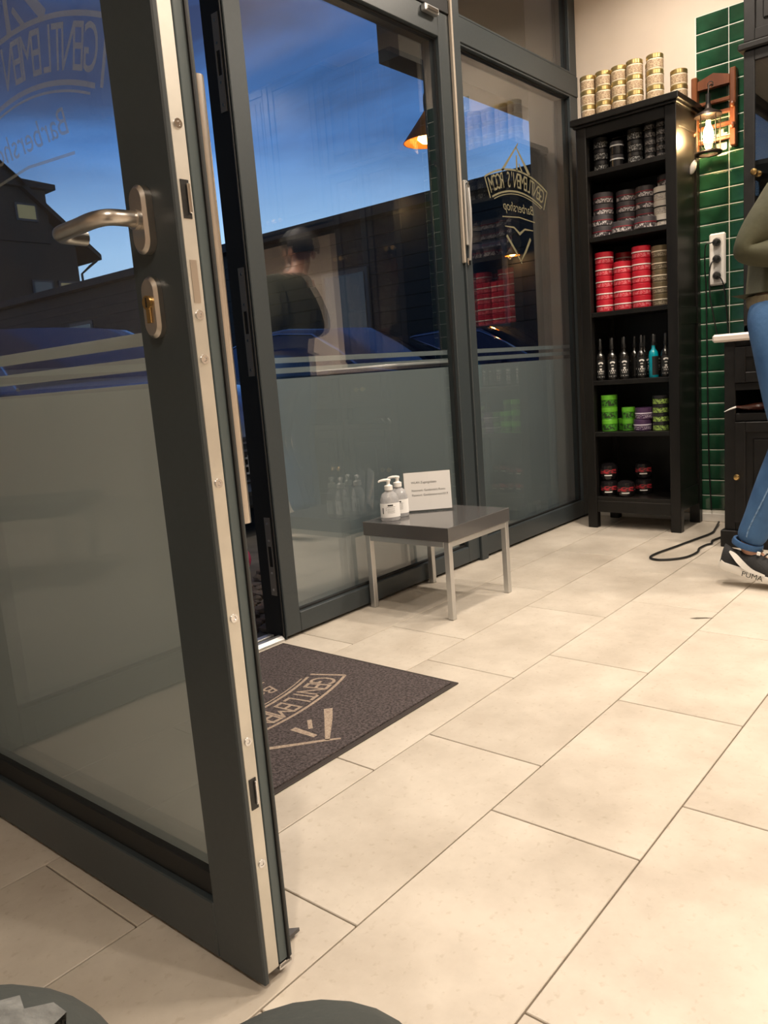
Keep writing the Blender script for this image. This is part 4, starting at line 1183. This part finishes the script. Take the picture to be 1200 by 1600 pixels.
# cars parked nose-in to the shop
def car_proto(paint):
    t = thing('parked_car', 'x', 'car')
    # (y along length from nose, half width, sill z, belt z, roof z, roof half width)
    S = [(0.00, .60, .30, .56, .60, .45), (.05, .74, .24, .64, .68, .60), (.22, .83, .20, .73, .77, .70), (.60, .88, .18, .82, .87, .76), (1.22, .90, .18, .91, .965, .80),
         (1.62, .905, .18, .925, 1.18, .69), (2.05, .91, .18, .935, 1.375, .60), (2.55, .91, .18, .945, 1.425, .59), (3.10, .91, .18, .96, 1.40, .585), (3.55, .905, .18, .98, 1.25, .61),
         (4.02, .89, .18, .985, 1.03, .70), (4.30, .83, .22, .95, .985, .66), (4.42, .72, .30, .80, .84, .55)]
    def ring(s):
        y, w_, z0, zb, zr, wr = s
        h_ = [(w_ * .90, z0), (w_ * .985, z0 + .12), (w_, (z0 + zb) / 2 + .05), (w_ * .965, zb), (wr * 1.03, zr - max(.012, (zr - zb) * .12)), (wr * .90, zr - .004), (wr * .45, zr + .012), (0, zr + .016)]
        return [(a, y, b_) for a, b_ in h_] + [(-a, y, b_) for a, b_ in h_[-2::-1]]
    rings = [ring(s) for s in S]
    n = len(rings[0])
    groups = {'car_body': [], 'windscreen': [], 'rear_window': [], 'side_window': [], 'side_window2': []}
    for i in range(len(rings) - 1):
        for k in range(n - 1):
            q = (rings[i][k], rings[i][k + 1], rings[i + 1][k + 1], rings[i + 1][k])
            nm = 'car_body'
            if 4 <= k <= 9 and i in (4, 5): nm = 'windscreen'
            if 4 <= k <= 9 and i in (8, 9): nm = 'rear_window'
            if k == 3 and 5 <= i <= 8: nm = 'side_window'
            if k == 10 and 5 <= i <= 8: nm = 'side_window2'
            groups[nm].append(q)
    CG = mat('car_glass', (.010, .016, .040), .03, spec=1.0, coat=1.0)
    for nm, qs in groups.items():
        b = nb()
        for q in qs:
            b.faces.new([b.verts.new(p) for p in q])
        if nm == 'car_body':
            b.faces.new([b.verts.new(p) for p in rings[0]]); b.faces.new([b.verts.new(p) for p in rings[-1]])
            for a_, c_ in zip(rings, rings[1:]):
                b.faces.new([b.verts.new(p) for p in (a_[0], a_[-1], c_[-1], c_[0])])
        bmesh.ops.remove_doubles(b, verts=b.verts[:], dist=1e-5)
        o = obj(nm.replace('2', ''), b, paint if nm == 'car_body' else CG, t, True, 50)
    # silver window line, pillars
    for s in (-1, 1):
        b = nb(); tube(b, [(s * p[0] * 1.004, p[1], p[2] + .004) for p in [r_[4] for r_ in rings[4:11]]], .010, 6); obj('window_trim', b, CHROME, t, True)
        b = nb(); lathe(b, [(0, -.06), (.05, -.05), (.085, 0), (.05, .05), (0, .06)], 12, (s * 1.0, 1.62, 1.0)); obj('door_mirror', b, paint, t, True)
        b = nb(); prism(b, [(.0, .60), (.0, .70), (.30, .745), (.26, .66)], lambda u, v, h: (s * (.50 + h + u * .4), .075 + u * .55, v), 0, .22); obj('headlight', b, mat('headlight', (.55, .58, .62), .1), t)
        for y in (.85, 3.55):
            b = nb(); lathe(b, [(0, -.10), (.20, -.11), (.30, -.10), (.325, -.06), (.325, .06), (.30, .10), (0, .10)], 28, (s * .80, y, .325), 'x'); wh = obj('wheel', b, mat('tyre', (.012, .012, .012), .8), t, True)
            b = nb(); lathe(b, [(0, -.012), (.19, -.006), (.20, .01), (0, .012)], 20, (s * .912, y, .325), 'x'); obj('rim', b, ALU, wh, True)
    g_ = nb(); box(g_, -.42, .42, -.035, .02, .34, .60, .01); gr = obj('grille', g_, BLACKP, t)
    for k in range(6):
        g_ = nb(); box(g_, -.41, .41, -.045, -.036, .355 + k * .042, .367 + k * .042); obj('grille_bar', g_, CHROME, gr)
    g_ = nb(); box(g_, -.26, .26, -.06, -.046, .395, .505, .003); obj('number_plate', g_, WHITEP, t)
    g_ = nb(); tube(g_, [(.045 * math.cos(a), -.052, .565 + .045 * math.sin(a)) for a in [2 * PI * k / 16 for k in range(16)]], .007, 6, True); obj('bonnet_badge', g_, CHROME, t, True)
    g_ = nb(); box(g_, -.55, .55, -.02, .1, .20, .29, .02); obj('lower_intake', g_, BLACKP, t)
    return t
NAVY = mat('navy_car_paint', (.012, .022, .06), .15, metal=.3, coat=1.0)
SBLUE = mat('steel_blue_car_paint', (.16, .22, .36), .22, metal=.5, coat=1.0)
c1 = car_proto(SBLUE); c1.location = (2.12, 2.62, -.025); c1.rotation_euler = (0, 0, R(2))
tag(c1, 'steel blue parked car whose nose shows past the open door edge', 'car', 'cars parked in front of the shop')
c2 = car_proto(NAVY); c2.location = (5.30, 2.75, -.025); c2.rotation_euler = (0, 0, R(-2))
tag(c2, 'dark blue parked car seen through the large window behind the side table', 'car', 'cars parked in front of the shop')
dup(c2, (8.25, 2.65, -.025), R(1), 'dark parked car seen through the window beside the bookcase', 'cars parked in front of the shop')

# ------------------------------------------------------------------ people
def skin_obj(name, V, Ed, m, parent, sub=2):
    """V: list of (pos, radius) ; root = vertex 0"""
    off = wloc(parent) if parent is not None else Vector((0, 0, 0))
    me = bpy.data.meshes.new(name)
    me.from_pydata([tuple(Vector(p) - off) for p, _ in V], Ed, [])
    o = bpy.data.objects.new(name, me); COL.objects.link(o)
    md = o.modifiers.new('s', 'SKIN'); md.use_smooth_shade = True
    sk = me.skin_vertices[0].data
    for i, (_, r_) in enumerate(V):
        rr = r_ if isinstance(r_, tuple) else (r_, r_)
        sk[i].radius = rr
        sk[i].use_root = (i == 0)
    ms = o.modifiers.new('u', 'SUBSURF'); ms.levels = sub; ms.render_levels = sub
    dg = bpy.context.evaluated_depsgraph_get()
    m2 = bpy.data.meshes.new_from_object(o.evaluated_get(dg))
    o.modifiers.clear(); o.data = m2; bpy.data.meshes.remove(me)
    m2.materials.clear(); m2.materials.append(m)
    m2.polygons.foreach_set('use_smooth', [True] * len(m2.polygons))
    if parent is not None: o.parent = parent
    return o

SKIN = mat('skin', (.50, .27, .18), .5)
def person(label, J, Fd, top, trouser, hair, loc, top_bump=.25, hem=None):
    t = thing('person', label, 'person', loc)
    J = {k: Vector(v) for k, v in J.items()}
    Fd = Vector(Fd).normalized(); Sd = Vector((Fd.y, -Fd.x, 0))     # his right
    V = []; Ed = []; ix = {}
    def add(k, p, r_, par=None):
        ix[k] = len(V); V.append((Vector(p), r_))
        if par is not None: Ed.append((ix[par], ix[k]))
    add('pelvis', J['pelvis'], .10)
    add('waist', J['waist'], .10, 'pelvis'); add('chest', J['chest'], .115, 'waist'); add('neckb', J['neck0'], .060, 'chest')
    add('neck', J['neck1'], .048, 'neckb'); hc = J['head']
    add('jaw', hc - Vector((0, 0, .062)) + Fd * .012, .058, 'neck'); add('skull', hc + Vector((0, 0, .005)) - Fd * .008, .078, 'jaw'); add('crown', hc + Vector((0, 0, .075)) - Fd * .012, .052, 'skull')
    add('nose', hc - Vector((0, 0, .018)) + Fd * .066, .014, 'skull'); add('nose2', hc - Vector((0, 0, .032)) + Fd * .080, .012, 'nose')
    for s, sd in (('R', 1), ('L', -1)):
        add('sh' + s, J['sh' + s], .055, 'chest'); add('el' + s, J['el' + s], .040, 'sh' + s); add('wr' + s, J['wr' + s], .028, 'el' + s)
        d = (J['wr' + s] - J['el' + s]).normalized(); sp = d.cross(Vector((0, 0, 1)))
        sp = sp.normalized() if sp.length > .1 else Sd.copy()
        nrm = sp.cross(d).normalized()
        add('palm' + s, J['wr' + s] + d * .055, (.036, .018), 'wr' + s)
        for f_, (o_, l_) in enumerate(((-.033, .066), (-.011, .078), (.011, .073), (.032, .058))):
            b0 = J['wr' + s] + d * .080 + sp * o_
            add('f%d0%s' % (f_, s), b0, .0085, 'palm' + s); add('f%d1%s' % (f_, s), b0 + d * l_ * .5 - nrm * .012, .0078, 'f%d0%s' % (f_, s)); add('f%d2%s' % (f_, s), b0 + d * l_ * .75 - nrm * .034, .0075, 'f%d1%s' % (f_, s))
        th0 = J['wr' + s] + d * .030 + sp * .034 * sd
        add('t0' + s, th0, .011, 'wr' + s); add('t1' + s, th0 + d * .028 + sp * .018 * sd - nrm * .012, .0095, 't0' + s); add('t2' + s, th0 + d * .050 + sp * .014 * sd - nrm * .024, .0085, 't1' + s)
        add('hip' + s, J['hip' + s], .078, 'pelvis'); add('kn' + s, J['kn' + s], .050, 'hip' + s); add('an' + s, J['an' + s], .036, 'kn' + s)
        ft = J['toe' + s] - J['an' + s]; ft.z = 0; ft.normalize()
        add('ft' + s, J['toe' + s] - ft * .04 + Vector((0, 0, .012)), .026, 'an' + s)
    body = skin_obj('body', V, Ed, SKIN, t, 2)
    # face: eyes, brows, mouth, ears
    for sd in (1, -1):
        e_ = nb(); bmesh.ops.create_uvsphere(e_, u_segments=12, v_segments=8, radius=.011); bmesh.ops.translate(e_, verts=e_.verts[:], vec=hc + Fd * .066 + Sd * .030 * sd + Vector((0, 0, .008))); obj('eye', e_, mat('eye_dark', (.10, .07, .05), .2), body, True)
        e_ = nb(); tube(e_, [hc + Fd * .074 + Sd * .014 * sd + Vector((0, 0, .026)), hc + Fd * .070 + Sd * .034 * sd + Vector((0, 0, .030)), hc + Fd * .055 + Sd * .048 * sd + Vector((0, 0, .022))], .004, 6); obj('eyebrow', e_, hair, body, True)
        e_ = nb(); lathe(e_, [(0, -.008), (.018, -.006), (.022, 0), (.018, .006), (0, .004)], 14, (0, 0, 0), 'x'); bmesh.ops.rotate(e_, verts=e_.verts[:], cent=(0, 0, 0), matrix=Matrix.Rotation(math.atan2(Sd.y, Sd.x), 3, 'Z'))
        bmesh.ops.scale(e_, verts=e_.verts[:], vec=(1, 1, 1.45)); bmesh.ops.translate(e_, verts=e_.verts[:], vec=hc + Sd * .078 * sd - Vector((0, 0, .008))); obj('ear', e_, SKIN, body, True)
    e_ = nb(); tube(e_, [hc + Fd * .062 + Sd * .022 - Vector((0, 0, .060)), hc + Fd * .074 - Vector((0, 0, .059)), hc + Fd * .062 - Sd * .022 - Vector((0, 0, .060))], .0055, 8); obj('lips', e_, mat('lip', (.42, .16, .13), .5), body, True)
    # hair cap
    hb = nb(); bmesh.ops.create_uvsphere(hb, u_segments=28, v_segments=18, radius=1.0)
    dele = [v for v in hb.verts if v.co.z < -.42 or (v.co.y > .25 and v.co.z < .32) or (abs(v.co.x) > .8 and v.co.z < -.05 and v.co.y > -.2)]
    bmesh.ops.delete(hb, geom=dele, context='VERTS')
    for v in hb.verts:
        k = 1 + .035 * math.sin(v.co.x * 23 + v.co.z * 17) * math.sin(v.co.y * 19)
        c = v.co * k
        v.co = hc + Sd * c.x * .091 + Fd * (c.y * .104 - .010) + Vector((0, 0, c.z * .108 + .018))
    obj('hair', hb, hair, t, True, 80)
    # clothing
    a = J
    tv = [(a['belly'], .132), (a['hem'], .122), (a['chest'], .142), (a['neck0'] - Vector((0, 0, .012)), .070)]
    te = [(0, 1), (0, 2), (2, 3)]
    for s in 'RL':
        b0 = len(tv)
        tv += [(a['sh' + s], .076), (a['sh' + s].lerp(a['el' + s], .5), .064), (a['el' + s], .053), (a['el' + s].lerp(a['wr' + s], .5), .047), (a['wr' + s].lerp(a['el' + s], .10), .034)]
        te += [(2, b0), (b0, b0 + 1), (b0 + 1, b0 + 2), (b0 + 2, b0 + 3), (b0 + 3, b0 + 4)]
    sw = skin_obj('sweater', tv, te, top, t)
    if hem:
        hv = [(a['hem'] - Vector((0, 0, .012)), .126), (a['hem'] + Vector((0, 0, .022)), .130)]
        hb_ = nb(); lathe(hb_, [(.100, -.030), (.118, -.028), (.121, -.010), (.119, .010), (.100, .014)], 32, a['hem']); obj('hem_band', hb_, hem, sw, True)
    jv = [(a['pelvis'], .122), (a['pelvis'].lerp(a['belly'], .62), .118)]
    je = [(0, 1)]
    for s in 'RL':
        b0 = len(jv)
        jv += [(a['hip' + s], .098), (a['hip' + s].lerp(a['kn' + s], .5), .085), (a['kn' + s], .067), (a['kn' + s].lerp(a['an' + s], .45), .064), (a['kn' + s].lerp(a['an' + s], .80), .055), (a['kn' + s].lerp(a['an' + s], .97), .058)]
        je += [(0, b0)] + [(b0 + i, b0 + i + 1) for i in range(5)]
    jn_ = skin_obj('jeans', jv, je, trouser, t, 3)
    return t, J, jn_

def shoe(parent, heel, direction, pitch_deg, side, upper, sole, mark=True, roll_=0):
    """shoe along +x local, heel at origin; side=+1 when the marked flank faces local +y"""
    d = Vector(direction); yawz = math.atan2(d.y, d.x)
    Mx = Matrix.Translation(Vector(heel)) @ Matrix.Rotation(yawz, 4, 'Z') @ Matrix.Rotation(R(pitch_deg), 4, 'Y')
    Lh = .285
    St = [(.0, .022), (.02, .034), (.08, .037), (.15, .042), (.20, .047), (.245, .042), (.275, .026), (.285, .010)]
    def sole_curve(x):   # toe spring and heel curve
        return .012 * max(0, (x - .2) / .085) ** 2 + .010 * max(0, (.03 - x) / .03) ** 2
    b = nb(); rg = []
    for x, w_ in St:
        z = sole_curve(x); th = .030 if x < .1 else .024
        rg.append([b.verts.new((x, y_, z_)) for y_, z_ in ((-w_ * .92, z), (-w_ * 1.06, z + th * .5), (-w_, z + th), (w_, z + th), (w_ * 1.06, z + th * .5), (w_ * .92, z))])
    for p, q in zip(rg, rg[1:]):
        for k in range(6): b.faces.new((p[k], p[(k + 1) % 6], q[(k + 1) % 6], q[k]))
    b.faces.new(rg[0]); b.faces.new(rg[-1]); b.transform(Mx)
    root = obj('shoe', b, sole, parent, True, 50)
    b = nb(); rg = []
    U = [(.004, .026, .085), (.03, .032, .082), (.08, .034, .080), (.12, .038, .088), (.17, .042, .070), (.215, .043, .055), (.255, .034, .044), (.278, .014, .034)]
    for x, w_, hh in U:
        z = sole_curve(x) + .022
        rg.append([b.verts.new((x, w_ * math.cos(a_), z + (hh - .022) * math.sin(a_) ** .8)) for a_ in [PI * k / 10 for k in range(11)]])
    for p, q in zip(rg, rg[1:]):
        for k in range(10): b.faces.new((p[k], p[k + 1], q[k + 1], q[k]))
    b.faces.new(rg[0]); b.faces.new(rg[-1]); b.transform(Mx)
    obj('shoe_upper', b, upper, root, True, 60)
    if mark:
        b = nb()
        def F(u, v, h):
            # outer flank of the upper
            wv = .0395 + .006 * max(0, min(1, (u - .03) / .14)) - max(0, v - .05) * .30
            return Mx @ Vector((u, side * (wv + .003), v))
        strip2d(b, smooth_path([(.030, .078, 0), (.050, .068, 0), (.085, .045, 0), (.120, .030, 0), (.165, .028, 0)], 4), [.006 + .016 * math.sin(PI * min(1, k / 16)) for k in range(17)], F)
        obj('side_stripe', b, mat('stripe_white', (.80, .78, .74), .5), root)
        b = nb()
        text_bm(b, 'PUMA', lambda u, v, h: Mx @ Vector((.125 + (u if side < 0 else -u), side * (.0495), .0135 + v)), size=.027)
        obj('sole_lettering', b, BLACKP, root)
        b = nb()
        for k in range(5):
            x = .125 + k * .018
            tube(b, [(x, -.020, .094 - k * .006), (x + .006, 0, .101 - k * .007), (x, .020, .094 - k * .006)], .0030, 6)
        b.transform(Mx); obj('laces', b, BLACKP, root, True)
        b = nb(); box(b, .118, .130, side * .024 - .004, side * .024 + .004, .088, .100, .001); b.transform(Mx); obj('lace_tag', b, WHITEP, root)
    return root

OLIVE = mat('olive_sweater', (.050, .049, .024), .85, noise=.12, nscale=12, bump=.5, bscale=30)
OLIVEH = mat('olive_hem', (.13, .105, .06), .9, noise=.15, nscale=200, stretch=(1, 1, .02))
DENIM = mat('blue_denim', (.022, .075, .19), .8, col2=(.045, .12, .26), nscale=9, bump=.5, bscale=45)
HAIRM = mat('dark_hair', (.015, .011, .009), .55, bump=.6, bscale=120)
J1 = dict(pelvis=(2.085, -.080, .93), waist=(2.10, -.082, 1.06), belly=(2.11, -.088, 1.14), chest=(2.165, -.105, 1.28), neck0=(2.23, -.120, 1.425), neck1=(2.255, -.125, 1.462), head=(2.295, -.130, 1.565), hem=(2.09, -.080, 1.010),
          shR=(2.02, -.105, 1.36), elR=(1.945, .018, 1.160), wrR=(2.00, -.205, 1.135), shL=(2.30, -.115, 1.36), elL=(2.37, -.08, 1.13), wrL=(2.24, -.31, 1.14),
          hipR=(1.995, -.085, .87), knR=(1.985, -.135, .53), anR=(1.985, .012, .135), toeR=(1.975, -.120, .03), hipL=(2.175, -.10, .87), knL=(2.20, -.165, .50), anL=(2.20, -.135, .10), toeL=(2.20, -.25, .03))
p1, JJ, jn1 = person('person in olive sweater, blue jeans and black sneakers, standing back to the window', J1, (.12, -1, 0), OLIVE, DENIM, HAIRM, (2.08, -.1, 0), hem=OLIVEH)
UP = mat('black_knit', (.016, .016, .017), .8, bump=.4, bscale=250)
SOLE = mat('white_sole', (.78, .75, .70), .55)
shoe(p1, (1.965, .103, .062), (.02, -1, 0), 12.0, -1, UP, SOLE)
shoe(p1, (2.205, -.043, .001), (.05, -1, 0), 0.0, -1, UP, SOLE)
# seam stitching on the jeans leg
from mathutils.bvhtree import BVHTree
def bvh_of(o):
    of = wloc(o)
    return BVHTree.FromPolygons([v.co + of for v in o.data.vertices], [tuple(p.vertices) for p in o.data.polygons])
bj = bvh_of(jn1)
sm = []
for k in range(26):
    z = .90 - k * .0285
    tt = k / 25
    yc = -.085 + (-.05) * math.sin(PI * min(1, tt * 1.05)) * 1.0 + max(0, tt - .5) * .17
    hit = bj.ray_cast(Vector((1.6, yc, z)), Vector((1, 0, 0)))
    if hit[0] is not None: sm.append(hit[0] + hit[1] * .0008)
b = nb(); tube(b, sm, .0026, 6); obj('side_seam', b, mat('denim_seam', (.13, .22, .36), .9, noise=.4, nscale=120), jn1, True)
b = nb(); lathe(b, [(.044, -.011), (.052, -.010), (.0540, 0), (.052, .010), (.044, .011)], 24, (0, 0, 0)); bmesh.ops.rotate(b, verts=b.verts[:], cent=(0, 0, 0), matrix=Matrix.Rotation(R(18), 3, 'X')); bmesh.ops.translate(b, verts=b.verts[:], vec=(1.985, .010, .152)); obj('rolled_cuff', b, DENIM, jn1, True)
GREYJ = mat('grey_trousers', (.040, .046, .043), .85, noise=.15, nscale=14, bump=.4, bscale=60)
fx, fy = .763, .647
J2 = dict(pelvis=(-1.235, -.862, .50), waist=(-1.29, -.908, .62), belly=(-1.31, -.925, .72), chest=(-1.36, -.968, .92), neck0=(-1.39, -.99, 1.07), neck1=(-1.38, -.985, 1.115), head=(-1.36, -.967, 1.215), hem=(-1.265, -.887, .575),
          shR=(-1.27, -1.10, 1.00), elR=(-1.15, -1.10, .78), wrR=(-1.00, -.955, .80), shL=(-1.46, -.86, 1.00), elL=(-1.34, -.71, .78), wrL=(-1.14, -.755, .80),
          hipR=(-1.175, -.93, .50), knR=(-.784, -.564, .552), anR=(-.74, -.55, .12), toeR=(-.60, -.42, .02), hipL=(-1.295, -.80, .50), knL=(-.862, -.440, .558), anL=(-.86, -.41, .12), toeL=(-.72, -.28, .02))
p2, JJ2, jn2 = person('seated person in grey jeans with a ripped knee, only the knees showing', J2, (fx, fy, 0), mat('dark_shirt', (.05, .05, .055), .85), GREYJ, HAIRM, (-1.1, -.75, 0))
random.seed(11)
offj = wloc(jn2)
bv = BVHTree.FromPolygons([v.co + offj for v in jn2.data.vertices], [tuple(p.vertices) for p in jn2.data.polygons])
kc = Vector(J2['knL'])
def on_knee(u, v, lift):
    d = Vector((fx * u + fy * v, fy * u - fx * v, .0)); p = kc + d + Vector((0, 0, .2))
    h_ = bv.ray_cast(p, Vector((-.25 * fx, -.25 * fy, -1)).normalized())
    if h_[0] is None or h_[0].z < kc.z + .012: return None
    return h_[0] + h_[1] * lift
rip = nb(); grid = {}
NU, NV = 10, 14
for i in range(NU + 1):
    for k in range(NV + 1):
        u = -.055 + .085 * i / NU; v = -.050 + .095 * k / NV
        if i in (0, NU): u += random.uniform(-.012, .012)
        if k in (0, NV): v += random.uniform(-.010, .010)
        p = on_knee(u, v, .0008)
        if p is not None: grid[i, k] = rip.verts.new(p)
for i in range(NU):
    for k in range(NV):
        q = [grid.get(c) for c in ((i, k), (i + 1, k), (i + 1, k + 1), (i, k + 1))]
        if all(q): rip.faces.new(q)
rp_ = obj('frayed_patch', rip, mat('frayed_denim', (.15, .155, .15), .9, noise=.25, nscale=90, bump=.6, bscale=200), jn2, True)
shoe(p2, (-.79, -.595, .001), (fx, fy, 0), 0, -1, UP, SOLE, mark=False)
shoe(p2, (-.91, -.455, .001), (fx, fy, 0), 0, -1, UP, SOLE, mark=False)
bn = thing('waiting_bench', 'black upholstered waiting bench under the seated person', 'bench', (-1.35, -.95, 0))
def rotbox(u0, u1, v0, v1, z0, z1_, bev=.0):
    b = nb(); box(b, u0, u1, v0, v1, z0, z1_, bev)
    bmesh.ops.transform(b, matrix=Matrix.Translation((-1.35, -.95, 0)) @ Matrix.Rotation(math.atan2(fy, fx), 4, 'Z'), verts=b.verts[:]); return b
obj('seat', rotbox(-.25, .22, -.55, .55, .31, .378, .015), mat('black_leather', (.015, .014, .014), .4), bn)
for u in (-.22, .17):
    for v in (-.5, .47):
        obj('leg', rotbox(u, u + .03, v, v + .03, .0005, .3095), ALU, bn)
